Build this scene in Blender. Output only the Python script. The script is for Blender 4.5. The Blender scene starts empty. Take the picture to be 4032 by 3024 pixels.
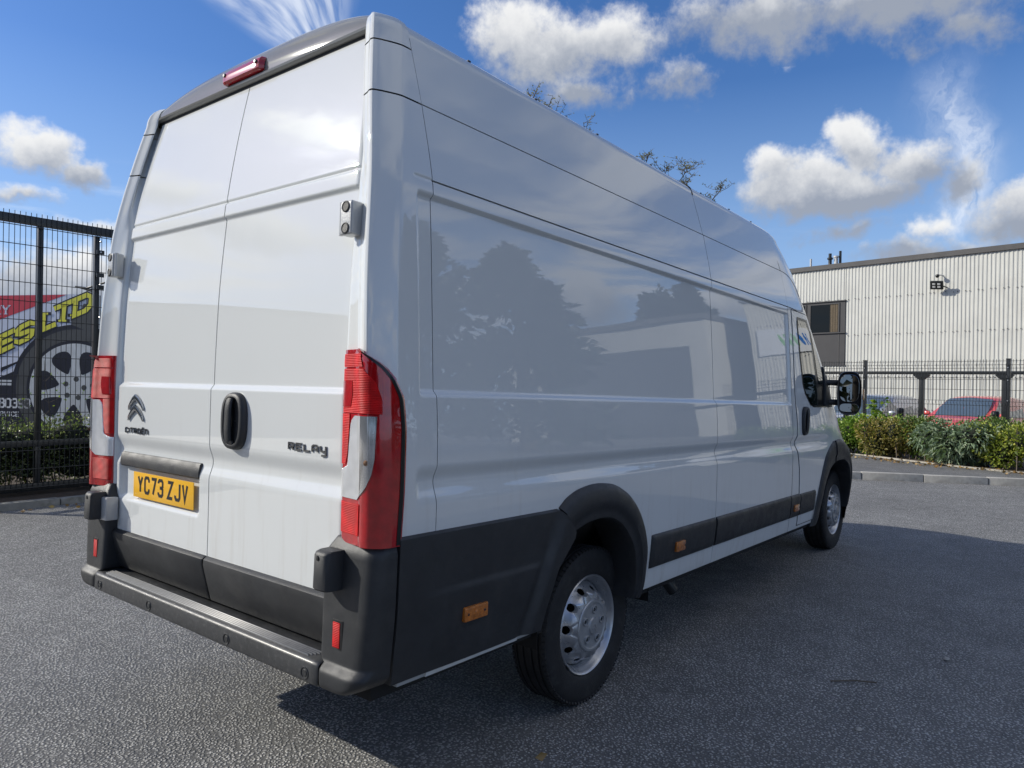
import bpy, bmesh, math, random
import numpy as np
from mathutils import Vector, Matrix, noise

random.seed(11)
rng = np.random.default_rng(11)
SC = bpy.context.scene
COL = SC.collection
R = math.radians

# ------------------------------------------------------------------ camera
cam_data = bpy.data.cameras.new('camera')
cam = bpy.data.objects.new('camera', cam_data)
COL.objects.link(cam)
cam_data.sensor_width = 36.0
cam_data.lens = 25.46
cam_data.clip_start = 0.05
cam_data.clip_end = 3000
cr = Vector((0.62113747, -0.78354376, 0.0157293))
cu = Vector((-0.00803272, 0.01370426, 0.99987383))
cf = Vector((0.78366046, 0.62118545, -0.00221824))
CAM = Vector((-1.38036043, -2.67012224, 1.46116078))
mw = Matrix.Identity(4)
for i in range(3):
    mw[i][0], mw[i][1], mw[i][2], mw[i][3] = cr[i], cu[i], -cf[i], CAM[i]
cam.matrix_world = mw
SC.camera = cam

# ------------------------------------------------------------------ exposure
SC.view_settings.view_transform = 'Standard'
SC.view_settings.look = 'None'
SC.view_settings.exposure = 0.66
SC.view_settings.gamma = 1.0
SC.view_settings.use_curve_mapping = False
SC.cycles.use_denoising = True
SC.cycles.max_bounces = 8
SC.cycles.glossy_bounces = 4
SC.cycles.transparent_max_bounces = 16
SC.cycles.caustics_reflective = False
SC.cycles.caustics_refractive = False
SC.cycles.sample_clamp_indirect = 6.0

# ------------------------------------------------------------------ sun
SUN_EL, SUN_AZ = 28.8, 122.2          # degrees; azimuth counted from +X towards +Y
sd = bpy.data.lights.new('sun', 'SUN')
sd.energy = 2.9
sd.angle = R(0.5)
sd.color = (1.0, 0.95, 0.84)
sun = bpy.data.objects.new('sun', sd)
COL.objects.link(sun)
sdir = Vector((math.cos(R(SUN_EL)) * math.cos(R(SUN_AZ)), math.cos(R(SUN_EL)) * math.sin(R(SUN_AZ)), math.sin(R(SUN_EL))))
sun.rotation_euler = sdir.to_track_quat('Z', 'Y').to_euler()
sun.location = (0, 0, 30)

# ------------------------------------------------------------------ sky with clouds
world = bpy.data.worlds.new('World')
SC.world = world
world.use_nodes = True
wt = world.node_tree
for n in list(wt.nodes):
    wt.nodes.remove(n)


class NT:
    """small helper for building node trees"""
    def __init__(self, tree):
        self.t = tree

    def n(self, typ, **kw):
        node = self.t.nodes.new(typ)
        for k, v in kw.items():
            setattr(node, k, v)
        return node

    def put(self, sock, v):
        if isinstance(v, bpy.types.NodeSocket):
            self.t.links.new(v, sock)
        elif v is not None:
            sock.default_value = v

    def m(self, op, a, b=None, c=None, clamp=False):
        node = self.n('ShaderNodeMath', operation=op, use_clamp=clamp)
        for i, v in enumerate((a, b, c)):
            if v is not None:
                self.put(node.inputs[i], v)
        return node.outputs[0]

    def rng(self, v, a, b, lo=0.0, hi=1.0, smooth=True):
        node = self.n('ShaderNodeMapRange', interpolation_type='SMOOTHSTEP' if smooth else 'LINEAR')
        self.put(node.inputs['Value'], v)
        for k, x in (('From Min', a), ('From Max', b), ('To Min', lo), ('To Max', hi)):
            self.put(node.inputs[k], x)
        return node.outputs[0]

    def noise(self, vec, scale, detail=4, rough=0.55, dist=0.0, dims='3D', col=False, w=None):
        node = self.n('ShaderNodeTexNoise', noise_dimensions=dims)
        if vec is not None:
            self.put(node.inputs['Vector'], vec)
        if w is not None:
            self.put(node.inputs['W'], w)
        self.put(node.inputs['Scale'], scale)
        self.put(node.inputs['Detail'], detail)
        self.put(node.inputs['Roughness'], rough)
        self.put(node.inputs['Distortion'], dist)
        return node.outputs['Color' if col else 'Fac']

    def mix(self, f, a, b, blend='MIX'):
        node = self.n('ShaderNodeMix', data_type='RGBA', blend_type=blend)
        self.put(node.inputs[0], f)
        self.put(node.inputs[6], a)
        self.put(node.inputs[7], b)
        return node.outputs[2]

    def xyz(self, x, y, z):
        node = self.n('ShaderNodeCombineXYZ')
        for i, v in enumerate((x, y, z)):
            self.put(node.inputs[i], v)
        return node.outputs[0]


W = NT(wt)
sky = W.n('ShaderNodeTexSky', sky_type='NISHITA')
sky.sun_disc = False
sky.sun_elevation = R(SUN_EL)
sky.sun_rotation = R(90.0 - SUN_AZ)
sky.altitude = 100
sky.air_density = 1.0
sky.dust_density = 0.35
sky.ozone_density = 2.2
tc = W.n('ShaderNodeTexCoord')
dirv = tc.outputs['Generated']
sep = W.n('ShaderNodeSeparateXYZ')
W.put(sep.inputs[0], dirv)
dx, dy, dz = sep.outputs
DEG = 180 / math.pi
az0 = W.m('MULTIPLY', W.m('ARCTAN2', dy, dx), DEG)
el0 = W.m('MULTIPLY', W.m('ARCSINE', dz), DEG)
warp = W.noise(dirv, 9.0, 5, 0.6, col=True)
wsep = W.n('ShaderNodeSeparateColor')
W.put(wsep.inputs[0], warp)
az = W.m('MULTIPLY_ADD', W.m('SUBTRACT', wsep.outputs[0], 0.5), 7.0, az0)
el = W.m('MULTIPLY_ADD', W.m('SUBTRACT', wsep.outputs[1], 0.5), 4.0, el0)
fine = W.noise(dirv, 22.0, 7, 0.62)
finer = W.noise(dirv, 60.0, 4, 0.6)

#        az    el    ra   re   weight grey
BLOBS = [
    (35.5, 24.6, 7.0, 3.3, 1.00, 0.00), (39.0, 26.0, 4.5, 3.2, 1.0, -0.1), (31.0, 25.4, 4.2, 2.4, 0.95, 0.05),
    (26.0, 22.3, 2.6, 1.5, 0.55, 0.35), (33.0, 21.6, 4.0, 1.3, 0.6, 0.3),
    (19.0, 26.0, 8.5, 2.4, 0.75, 0.25), (10.0, 25.2, 7.5, 2.6, 0.75, 0.45), (6.5, 22.6, 3.2, 1.3, 0.4, 0.4),
    (14.2, 13.3, 6.2, 1.6, 1.15, 0.30), (15.6, 14.3, 5.4, 2.1, 1.15, 0.1), (12.7, 16.9, 2.7, 2.4, 1.15, -0.1), (17.9, 15.7, 2.6, 1.8, 1.1, -0.1),
    (9.6, 15.0, 2.6, 2.0, 0.9, 0.2), (7.0, 13.8, 2.4, 1.5, 0.6, 0.5),
    (72.2, 14.5, 3.0, 1.9, 1.1, -0.1), (69.6, 13.4, 2.2, 1.1, 0.9, 0.1),
    (73.0, 11.8, 2.6, 0.6, 0.55, 0.0), (68.5, 10.0, 5.5, 0.7, 0.5, 0.0), (70.5, 6.4, 6.0, 2.6, 1.0, 0.1), (64.0, 7.0, 6.0, 2.0, 0.8, 0.0),
    (3.0, 11.0, 3.6, 2.2, 1.0, 0.2), (9.0, 9.0, 4.6, 1.3, 0.75, 0.45), (-1.0, 12.0, 4.0, 3.2, 1.0, 0.1), (3.0, 8.0, 6.0, 2.0, 0.9, 0.45),
    (14.5, 11.2, 3.4, 0.8, 0.45, 0.5), (6.0, 13.6, 1.3, 1.2, 0.5, -0.2), (8.6, 10.6, 1.4, 0.9, 0.5, -0.2),
    (118.0, 29.5, 5.5, 3.0, 0.7, -0.2), (126.0, 24.5, 5.0, 2.2, 0.7, -0.1), (110.0, 21.0, 6.5, 2.2, 0.75, 0.0),
    (119.0, 17.0, 8.0, 2.0, 0.8, 0.0), (131.0, 18.0, 6.0, 3.0, 0.85, 0.0), (104.0, 40.0, 8.0, 2.0, 0.5, 0.0), (128.0, 40.0, 9.0, 2.5, 0.5, 0.0),
    (-31.0, 10.5, 3.5, 3.0, 0.95, 0.0), (-19.5, 10.0, 4.0, 2.2, 0.9, 0.0), (-58.0, 24.0, 9.0, 3.0, 0.7, 0.2),
]
dens = None
num = None
den = None
for a, e, ra, re, wgt, gy in BLOBS:
    u = W.m('MULTIPLY', W.m('SUBTRACT', az, a), math.cos(R(e)) / ra)
    v = W.m('MULTIPLY', W.m('SUBTRACT', el, e), 1.0 / re)
    r2 = W.m('ADD', W.m('MULTIPLY', u, u), W.m('MULTIPLY', v, v))
    d1 = W.m('MULTIPLY', W.m('SUBTRACT', 1.0, W.m('SQRT', r2)), wgt)
    wp = W.m('MAXIMUM', W.m('ADD', d1, 0.25), 0.0)
    wp = W.m('MULTIPLY', wp, wp)
    sh = W.m('SUBTRACT', v, gy * 2.0)
    dens = d1 if dens is None else W.m('SMOOTH_MAX', dens, d1, 0.12)
    num = W.m('MULTIPLY', wp, sh) if num is None else W.m('MULTIPLY_ADD', wp, sh, num)
    den = wp if den is None else W.m('ADD', den, wp)
shade = W.m('DIVIDE', num, W.m('ADD', den, 0.001))
nz = W.m('MULTIPLY_ADD', W.m('SUBTRACT', fine, 0.5), 1.3, W.m('MULTIPLY', W.m('SUBTRACT', finer, 0.5), 0.35))
field = W.m('ADD', dens, nz)
mask = W.rng(field, -0.10, 0.55)
# scattered clouds over the unseen sky, coverage raised to lift the ambient light
zc = W.m('MAXIMUM', dz, 0.06)
plane = W.xyz(W.m('DIVIDE', dx, zc), W.m('DIVIDE', dy, zc), 0.0)
far = W.noise(plane, 0.75, 7, 0.58, 0.3)
inview = W.m('MULTIPLY', W.m('MULTIPLY', W.rng(az0, -14, -2), W.rng(az0, 90, 78)), W.rng(el0, 40, 31))
farmask = W.m('MULTIPLY', W.m('MULTIPLY', W.rng(far, 0.45, 0.64), W.m('SUBTRACT', 1.0, inview)), W.rng(el0, 2, 12))
# cirrus fan
cw_ = W.noise(dirv, 7.0, 3, 0.5)
ca_ = W.m('SUBTRACT', W.m('MULTIPLY_ADD', W.m('SUBTRACT', cw_, 0.5), 2.4, az0), 52.4)
ce_ = W.m('SUBTRACT', el0, 20.6)
ang = W.m('ARCTAN2', W.m('MULTIPLY', ca_, 0.91), ce_)
rad = W.m('SQRT', W.m('ADD', W.m('MULTIPLY', ca_, ca_), W.m('MULTIPLY', ce_, ce_)))
ang2 = W.m('MULTIPLY_ADD', rad, -0.022, ang)
st = W.noise(W.xyz(W.m('MULTIPLY', ang2, 3.4), W.m('MULTIPLY', rad, 0.10), 3.3), 1.8, 5, 0.5)
env = W.m('MULTIPLY', W.m('MULTIPLY', W.rng(ang, -0.30, 0.25), W.rng(ang, 1.10, 0.86)), W.m('MULTIPLY', W.rng(rad, 1.6, 4.2), W.rng(rad, 30, 12)))
cir = W.m('MULTIPLY', W.rng(st, 0.34, 0.66, 0.08, 1.0), env)
pu = W.m('DIVIDE', W.m('SUBTRACT', W.m('MULTIPLY_ADD', W.m('SINE', W.m('MULTIPLY', el, 0.55)), 0.8, W.m('ADD', W.m('MULTIPLY', az, 0.5), W.m('MULTIPLY', az0, 0.5))), 6.9), 1.25)
pst = W.noise(W.xyz(W.m('MULTIPLY', az, 0.55), W.m('MULTIPLY', el, 0.16), 8.0), 1.6, 5, 0.6)
plume = W.m('MULTIPLY', W.m('MULTIPLY', W.m('EXPONENT', W.m('MULTIPLY', W.m('MULTIPLY', pu, pu), -1.0)), W.rng(pst, 0.32, 0.68, 0.15, 1.0)), W.m('MULTIPLY', W.rng(el0, 9.0, 12.0), W.rng(el0, 24.0, 15.0)))
veil = W.m('MULTIPLY', W.m('MULTIPLY', W.rng(W.noise(W.xyz(W.m('MULTIPLY', az0, 0.05), W.m('MULTIPLY', el0, 0.35), 0), 2.2, 5, 0.6), 0.5, 0.8), W.rng(el0, 16, 8)), W.rng(az0, 40, 66, 0.1, 0.55))
# cloud colours (radiance before the 0.1 of the Background)
top = (4.7, 4.7, 4.65, 1)
low = (1.65, 1.85, 2.25, 1)
tsh = W.m('ADD', W.m('MULTIPLY', shade, 0.75), W.m('MULTIPLY', W.m('SUBTRACT', fine, 0.5), 1.3))
thick = W.rng(field, 0.1, 0.9)
light = W.m('SUBTRACT', W.rng(tsh, -0.70, 0.60), W.m('MULTIPLY', thick, 0.12), clamp=True)
ccol = W.mix(light, low, top)
hz = W.rng(el0, 22, 3, 0.0, 0.72, smooth=False)
hs = W.n('ShaderNodeHueSaturation')
hs.inputs['Saturation'].default_value = 1.27
hs.inputs['Value'].default_value = 1.0
W.put(hs.inputs['Color'], sky.outputs[0])
skyt = W.mix(1.0, hs.outputs[0], (0.62, 0.578, 0.690, 1), 'MULTIPLY')
skyc = W.mix(hz, skyt, (1.75, 2.7, 4.15, 1))
skyc = W.mix(W.m('MULTIPLY', veil, 1.0, clamp=True), skyc, (4.4, 4.7, 5.0, 1))
skyc = W.mix(W.m('MULTIPLY', plume, 0.8, clamp=True), skyc, (4.3, 4.6, 5.1, 1))
skyc = W.mix(W.m('MULTIPLY', cir, 0.75, clamp=True), skyc, (4.3, 4.6, 5.1, 1))
skyc = W.mix(W.m('MULTIPLY', farmask, 0.92), skyc, W.mix(W.rng(far, 0.56, 0.78), (4.9, 4.9, 4.9, 1), (2.9, 3.05, 3.3, 1)))
skyc = W.mix(W.m('MULTIPLY', mask, 0.97), skyc, ccol)
# air and cloud close to the sun glow by forward scattering
sdot = W.n('ShaderNodeVectorMath', operation='DOT_PRODUCT')
W.put(sdot.inputs[0], dirv)
sdot.inputs[1].default_value = tuple(sdir)
aur = W.m('POWER', W.m('MAXIMUM', sdot.outputs['Value'], 0.0), 130.0)
gl = W.m('MULTIPLY_ADD', aur, 3.0, 1.0)
gl = W.m('MULTIPLY_ADD', W.m('SUBTRACT', gl, 1.0), W.m('MULTIPLY_ADD', W.m('MAXIMUM', mask, farmask), 0.85, 0.15), 1.0)
skyc = W.mix(1.0, skyc, W.xyz(gl, gl, gl), 'MULTIPLY')
bg = W.n('ShaderNodeBackground')
W.put(bg.inputs[0], skyc)
bg.inputs[1].default_value = 0.13
wo = W.n('ShaderNodeOutputWorld')
wt.links.new(bg.outputs[0], wo.inputs[0])
world.cycles.sampling_method = 'MANUAL'
world.cycles.sample_map_resolution = 512


# ------------------------------------------------------------------ materials
def material(name, color, rough=0.5, metal=0.0, coat=0.0, coat_rough=0.03, spec=0.5, var=0.12, var_scale=3.0,
             bump=0.0, bump_scale=60.0, trans=0.0, rough_var=0.0, dirt=None, sss=0.0):
    m = bpy.data.materials.new(name)
    m.use_nodes = True
    t = NT(m.node_tree)
    b = m.node_tree.nodes['Principled BSDF']
    co = t.n('ShaderNodeTexCoord').outputs['Object']
    c = (*color, 1)
    nv = t.noise(co, var_scale, 5, 0.6)
    k = t.rng(nv, 0.3, 0.7, 1 - var, 1 + var * 0.6, smooth=False)
    col = t.mix(1.0, c, t.xyz(k, k, k), 'MULTIPLY')
    if dirt:
        dcol, amount, dscale = dirt
        dn = t.rng(t.noise(co, dscale, 6, 0.65), 0.5, 0.72, 0, amount)
        col = t.mix(dn, col, (*dcol, 1))
    t.put(b.inputs['Base Color'], col)
    b.inputs['Metallic'].default_value = metal
    b.inputs['Specular IOR Level'].default_value = spec
    b.inputs['Coat Weight'].default_value = coat
    b.inputs['Coat Roughness'].default_value = coat_rough
    b.inputs['Transmission Weight'].default_value = trans
    if rough_var:
        t.put(b.inputs['Roughness'], t.rng(t.noise(co, var_scale * 2.7, 5, 0.6), 0.3, 0.7, max(0.01, rough - rough_var), rough + rough_var))
    else:
        b.inputs['Roughness'].default_value = rough
    if bump:
        bn = t.n('ShaderNodeBump')
        bn.inputs['Strength'].default_value = bump
        bn.inputs['Distance'].default_value = 0.004
        t.put(bn.inputs['Height'], t.noise(co, bump_scale, 3, 0.6))
        t.put(b.inputs['Normal'], bn.outputs[0])
    return m


def leaf_material(name, stops, trans=0.3, rough=0.45):
    m = bpy.data.materials.new(name)
    m.use_nodes = True
    t = NT(m.node_tree)
    b = m.node_tree.nodes['Principled BSDF']
    geo = t.n('ShaderNodeNewGeometry')
    ramp = t.n('ShaderNodeValToRGB')
    els = ramp.color_ramp.elements
    for i, (p, c) in enumerate(stops):
        e = els[i] if i < 2 else els.new(p)
        e.position = p
        e.color = (*c, 1)
    t.put(ramp.inputs[0], geo.outputs['Random Per Island'])
    t.put(b.inputs['Base Color'], ramp.outputs[0])
    b.inputs['Roughness'].default_value = rough
    tr = t.n('ShaderNodeBsdfTranslucent')
    t.put(tr.inputs[0], t.mix(1.0, ramp.outputs[0], (1.2, 1.35, 0.6, 1), 'MULTIPLY'))
    ms = t.n('ShaderNodeMixShader')
    ms.inputs[0].default_value = trans
    out = m.node_tree.nodes['Material Output']
    m.node_tree.links.new(b.outputs[0], ms.inputs[1])
    m.node_tree.links.new(tr.outputs[0], ms.inputs[2])
    m.node_tree.links.new(ms.outputs[0], out.inputs[0])
    return m


M = {}


def paint_material():
    m = bpy.data.materials.new('white_paint')
    m.use_nodes = True
    t = NT(m.node_tree)
    b = m.node_tree.nodes['Principled BSDF']
    co = t.n('ShaderNodeTexCoord').outputs['Object']
    n1 = t.noise(co, 1.7, 5, 0.6)
    streak = t.n('ShaderNodeMapping')
    streak.inputs['Scale'].default_value = (14, 14, 1.2)
    t.put(streak.inputs[0], co)
    n2 = t.noise(streak.outputs[0], 1.6, 5, 0.65)
    col = t.mix(t.rng(n1, 0.35, 0.75, 0, 0.35), (0.67, 0.69, 0.685, 1), (0.635, 0.655, 0.65, 1))
    s = t.n('ShaderNodeSeparateXYZ')
    t.put(s.inputs[0], co)
    grime = t.m('MULTIPLY', t.rng(n2, 0.5, 0.75), t.rng(s.outputs[2], 1.5, 0.4, 0.0, 0.5))
    col = t.mix(grime, col, (0.5, 0.48, 0.44, 1))
    t.put(b.inputs['Base Color'], col)
    t.put(b.inputs['Roughness'], t.rng(n2, 0.3, 0.7, 0.30, 0.42))
    b.inputs['Coat Weight'].default_value = 1.0
    t.put(b.inputs['Coat Roughness'], t.rng(n1, 0.3, 0.7, 0.008, 0.022))
    # faint orange peel and panel waviness
    bn = t.n('ShaderNodeBump')
    bn.inputs['Strength'].default_value = 0.30
    bn.inputs['Distance'].default_value = 0.0006
    t.put(bn.inputs['Height'], t.noise(co, 3.2, 2, 0.4))
    t.put(b.inputs['Coat Normal'], bn.outputs[0])
    t.put(b.inputs['Normal'], bn.outputs[0])
    b.inputs['Specular IOR Level'].default_value = 0.0
    b.inputs['Coat IOR'].default_value = 1.72
    return m


M['paint'] = paint_material()
M['plastic'] = material('dark_textured_plastic', (0.021, 0.023, 0.026), 0.50, bump=0.22, bump_scale=900, var=0.25, var_scale=6, rough_var=0.08, spec=0.5, dirt=((0.075, 0.073, 0.07), 0.25, 5))
M['step_plastic'] = material('scuffed_step_plastic', (0.030, 0.032, 0.035), 0.42, coat=0.25, coat_rough=0.25, bump=0.25, bump_scale=500, var=0.25, var_scale=9, rough_var=0.10, dirt=((0.13, 0.13, 0.13), 0.35, 55))
M['black'] = material('gloss_black', (0.010, 0.010, 0.011), 0.28, var=0.1)
M['dark'] = material('dark_underside', (0.012, 0.012, 0.012), 0.9)
M['seal'] = material('rubber_seal', (0.018, 0.018, 0.018), 0.7)
M['rubber'] = material('tyre_rubber', (0.016, 0.016, 0.017), 0.72, bump=0.4, bump_scale=140, var=0.3, var_scale=9, dirt=((0.06, 0.058, 0.055), 0.35, 18))
M['rim'] = material('silver_wheel_paint', (0.52, 0.53, 0.55), 0.34, metal=0.75, var=0.12, var_scale=14, rough_var=0.08)
M['cap'] = material('silver_cap_plastic', (0.42, 0.43, 0.44), 0.42, metal=0.55, var=0.1, var_scale=20)
M['chrome'] = material('chrome', (0.72, 0.73, 0.75), 0.07, metal=1.0, var=0.05)
M['badge'] = material('dark_chrome_badge', (0.27, 0.275, 0.28), 0.14, metal=1.0, var=0.05)
M['chrome_mid'] = material('satin_chrome_badge', (0.42, 0.43, 0.44), 0.12, metal=1.0, var=0.05)
M['ridge'] = material('glint_tread_plastic', (0.12, 0.123, 0.127), 0.42, coat=0.15, coat_rough=0.25, var=0.25, var_scale=30, spec=0.8)  # paler than the step itself; sun glint put into the colour
M['glass'] = material('tinted_glass', (0.008, 0.014, 0.011), 0.02, coat=1.0, coat_rough=0.0, spec=0.7, var=0.02)
M['mirror'] = material('mirror_glass', (0.20, 0.21, 0.22), 0.01, metal=1.0, var=0.01)  # base darkened; the reflection of dark trees is put into the colour
M['red'] = material('red_lens', (0.40, 0.004, 0.008), 0.12, coat=1.0, coat_rough=0.01, var=0.25, var_scale=30)


def lens_material(name, color, metal, rough, wave, axis, strength, coat=1.0, cells=0.25):
    m = bpy.data.materials.new(name)
    m.use_nodes = True
    t = NT(m.node_tree)
    b = m.node_tree.nodes['Principled BSDF']
    co = t.n('ShaderNodeTexCoord').outputs['Object']
    b.inputs['Metallic'].default_value = metal
    b.inputs['Roughness'].default_value = rough
    b.inputs['Specular IOR Level'].default_value = 0.2
    b.inputs['Coat Weight'].default_value = coat
    b.inputs['Coat Roughness'].default_value = 0.01
    w = t.n('ShaderNodeTexWave', wave_type='BANDS', bands_direction=axis, wave_profile='SIN')
    t.put(w.inputs['Vector'], co)
    w.inputs['Scale'].default_value = wave
    w.inputs['Distortion'].default_value = 0.0
    cell = t.n('ShaderNodeTexVoronoi', feature='F1')
    t.put(cell.inputs['Vector'], co)
    cell.inputs['Scale'].default_value = 26.0
    k = t.rng(cell.outputs['Distance'], 0.1, 0.75, 1.0 + cells, 1.0 - cells * 1.6, smooth=False)
    t.put(b.inputs['Base Color'], t.mix(1.0, (*color, 1), t.xyz(k, k, k), 'MULTIPLY'))
    bn = t.n('ShaderNodeBump')
    bn.inputs['Strength'].default_value = strength
    bn.inputs['Distance'].default_value = 0.002
    t.put(bn.inputs['Height'], w.outputs['Fac'])
    t.put(b.inputs['Normal'], bn.outputs[0])
    return m


M['redbright'] = lens_material('bright_red_lens', (0.60, 0.002, 0.004), 0.0, 0.5, 60.0, 'Z', 0.6, coat=0.16, cells=0.16)
M['clear'] = lens_material('clear_lens', (0.88, 0.89, 0.90), 0.35, 0.24, 75.0, 'Y', 0.8, cells=0.04)
M['clear_side'] = lens_material('smoked_clear_lens', (0.60, 0.61, 0.62), 0.85, 0.12, 20.0, 'X', 0.3, cells=0.05)
M['amber'] = material('amber_lens', (0.50, 0.15, 0.015), 0.18, coat=1.0, var=0.35, var_scale=60, bump=0.4, bump_scale=300)
M['spoiler'] = material('grey_spoiler_paint', (0.20, 0.20, 0.19), 0.5, coat=1.0, coat_rough=0.03, spec=0.0, var=0.06)
M['bulb'] = material('dull_amber_bulb', (0.30, 0.16, 0.08), 0.3)
M['yellow'] = material('plate_yellow', (0.88, 0.47, 0.015), 0.35, coat=0.4, var=0.04)
M['ink'] = material('plate_black', (0.012, 0.012, 0.012), 0.4)
M['hinge'] = material('painted_hinge', (0.43, 0.44, 0.44), 0.35, coat=0.6, var=0.06, bump=0.3, bump_scale=200)


# ------------------------------------------------------------------ mesh helpers
class B:
    """collects vertices and faces; make() links them as one mesh object"""
    def __init__(self):
        self.v = []
        self.f = []

    def add(self, vs, fs):
        o = len(self.v)
        self.v.extend([tuple(map(float, p)) for p in vs])
        self.f.extend([tuple(o + i for i in f) for f in fs])
        return self

    def box(self, c, s, rot=None):
        hx, hy, hz_ = s[0] / 2, s[1] / 2, s[2] / 2
        vs = [Vector((x, y, z)) for x in (-hx, hx) for y in (-hy, hy) for z in (-hz_, hz_)]
        if rot is not None:
            vs = [rot @ p for p in vs]
        c = Vector(c)
        return self.add([p + c for p in vs], [(0, 1, 3, 2), (4, 6, 7, 5), (0, 4, 5, 1), (2, 3, 7, 6), (0, 2, 6, 4), (1, 5, 7, 3)])

    def tube(self, pts, r, n=6, cap=True):
        pts = [Vector(p) for p in pts]
        rs = r if isinstance(r, (list, tuple)) else [r] * len(pts)
        vs = []
        ref = None
        for i, p in enumerate(pts):
            d = (pts[min(i + 1, len(pts) - 1)] - pts[max(i - 1, 0)]).normalized()
            if ref is None:
                ref = d.orthogonal().normalized()
            ref = (ref - d * ref.dot(d)).normalized()
            b = d.cross(ref)
            for k in range(n):
                a = 2 * math.pi * k / n
                vs.append(p + (ref * math.cos(a) + b * math.sin(a)) * rs[i])
        fs = []
        for i in range(len(pts) - 1):
            for k in range(n):
                k2 = (k + 1) % n
                fs.append((i * n + k, i * n + k2, (i + 1) * n + k2, (i + 1) * n + k))
        if cap:
            fs.append(tuple(range(n - 1, -1, -1)))
            fs.append(tuple((len(pts) - 1) * n + k for k in range(n)))
        return self.add(vs, fs)

    def lathe(self, prof, n=48, fn=None, close=False):
        """prof: (radius, along) ; axis along -Y by default: outward = -Y"""
        vs = []
        for r_, a_ in prof:
            for k in range(n):
                t = 2 * math.pi * k / n
                vs.append((r_ * math.cos(t), a_, r_ * math.sin(t)))
        fs = []
        m_ = len(prof)
        for i in range(m_ if close else m_ - 1):
            j = (i + 1) % m_
            for k in range(n):
                k2 = (k + 1) % n
                fs.append((i * n + k, i * n + k2, j * n + k2, j * n + k))
        if fn:
            vs = [fn(p) for p in vs]
        return self.add(vs, fs)

    def grid(self, P, wrap=False):
        P = np.asarray(P, float)
        nv, nu = P.shape[:2]
        fs = []
        for j in range(nv - 1):
            for i in range(nu if wrap else nu - 1):
                i2 = (i + 1) % nu
                fs.append((j * nu + i, j * nu + i2, (j + 1) * nu + i2, (j + 1) * nu + i))
        return self.add(P.reshape(-1, 3), fs)

    def sheet(self, P, vec, keep=None):
        """grid with its border turned in along vec (a flange)"""
        P = np.asarray(P, float)
        nv, nu = P.shape[:2]
        vec = np.asarray(vec, float)
        ok = np.ones((nv - 1, nu - 1), bool) if keep is None else keep
        fs = [(j * nu + i, j * nu + i + 1, (j + 1) * nu + i + 1, (j + 1) * nu + i)
              for j in range(nv - 1) for i in range(nu - 1) if ok[j, i]]
        loop = [(0, i) for i in range(nu)] + [(j, nu - 1) for j in range(1, nv)] + [(nv - 1, i) for i in range(nu - 2, -1, -1)] + [(j, 0) for j in range(nv - 2, 0, -1)]
        V = P.reshape(-1, 3)
        base = len(V)
        ex = [P[j, i] + vec for j, i in loop]
        n = len(loop)
        for k in range(n):
            (j1, i1), (j2, i2) = loop[k], loop[(k + 1) % n]
            cj, ci = min(j1, j2, nv - 2), min(i1, i2, nu - 2)
            if ok[cj, ci]:
                fs.append((j1 * nu + i1, base + k, base + (k + 1) % n, j2 * nu + i2))
        return self.add(list(V) + ex, fs)

    def prism(self, poly, fn, d0, d1):
        """poly (u,v) closed outline, fn(u,v,d)->point"""
        n = len(poly)
        vs = [fn(u, v, d0) for u, v in poly] + [fn(u, v, d1) for u, v in poly]
        fs = [tuple(range(n)), tuple(range(2 * n - 1, n - 1, -1))]
        fs += [(i, n + i, n + (i + 1) % n, (i + 1) % n) for i in range(n)]
        return self.add(vs, fs)

    def make(self, name, mat, parent=None, smooth=35, bevel=0.0, segs=2, loc=None, rot=None, fix=True):
        me = bpy.data.meshes.new(name)
        me.from_pydata(self.v, [], self.f)
        if fix or bevel:
            bm = bmesh.new()
            bm.from_mesh(me)
            bmesh.ops.remove_doubles(bm, verts=bm.verts, dist=1e-5)
            if fix:
                bmesh.ops.recalc_face_normals(bm, faces=bm.faces)
            if bevel:
                es = [e for e in bm.edges if len(e.link_faces) == 2 and e.calc_face_angle(0) > R(32)]
                bmesh.ops.bevel(bm, geom=es, offset=bevel, segments=segs, profile=0.6, affect='EDGES', clamp_overlap=True)
            bm.to_mesh(me)
            bm.free()
        me.materials.append(mat)
        if smooth:
            me.polygons.foreach_set('use_smooth', [True] * len(me.polygons))
            me.set_sharp_from_angle(angle=R(smooth))
        o = bpy.data.objects.new(name, me)
        COL.objects.link(o)
        if parent:
            o.parent = parent
        if loc is not None:
            o.location = loc
        if rot is not None:
            o.rotation_euler = rot
        return o


def empty(name, loc=(0, 0, 0), rot=(0, 0, 0), parent=None):
    o = bpy.data.objects.new(name, None)
    o.empty_display_size = 0.2
    COL.objects.link(o)
    o.location = loc
    o.rotation_euler = rot
    if parent:
        o.parent = parent
    return o


def tag(o, label=None, cat=None, group=None, kind=None):
    if label:
        o['label'] = label
    if cat:
        o['category'] = cat
    if group:
        o['group'] = group
    if kind:
        o['kind'] = kind
    return o


def dup(o, parent=None, loc=None, rot=None):
    c = o.copy()
    COL.objects.link(c)
    if parent:
        c.parent = parent
    if loc is not None:
        c.location = loc
    if rot is not None:
        c.rotation_euler = rot
    return c


def dup_tree(o, loc=None, rot=None, parent=None):
    c = dup(o, parent, loc, rot)
    for ch in [q for q in bpy.data.objects if q.parent == o]:
        dup_tree(ch, parent=c)
    return c


def sstep(a, b, x):
    t = np.clip((np.asarray(x, float) - a) / (b - a), 0, 1)
    return t * t * (3 - 2 * t)


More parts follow.
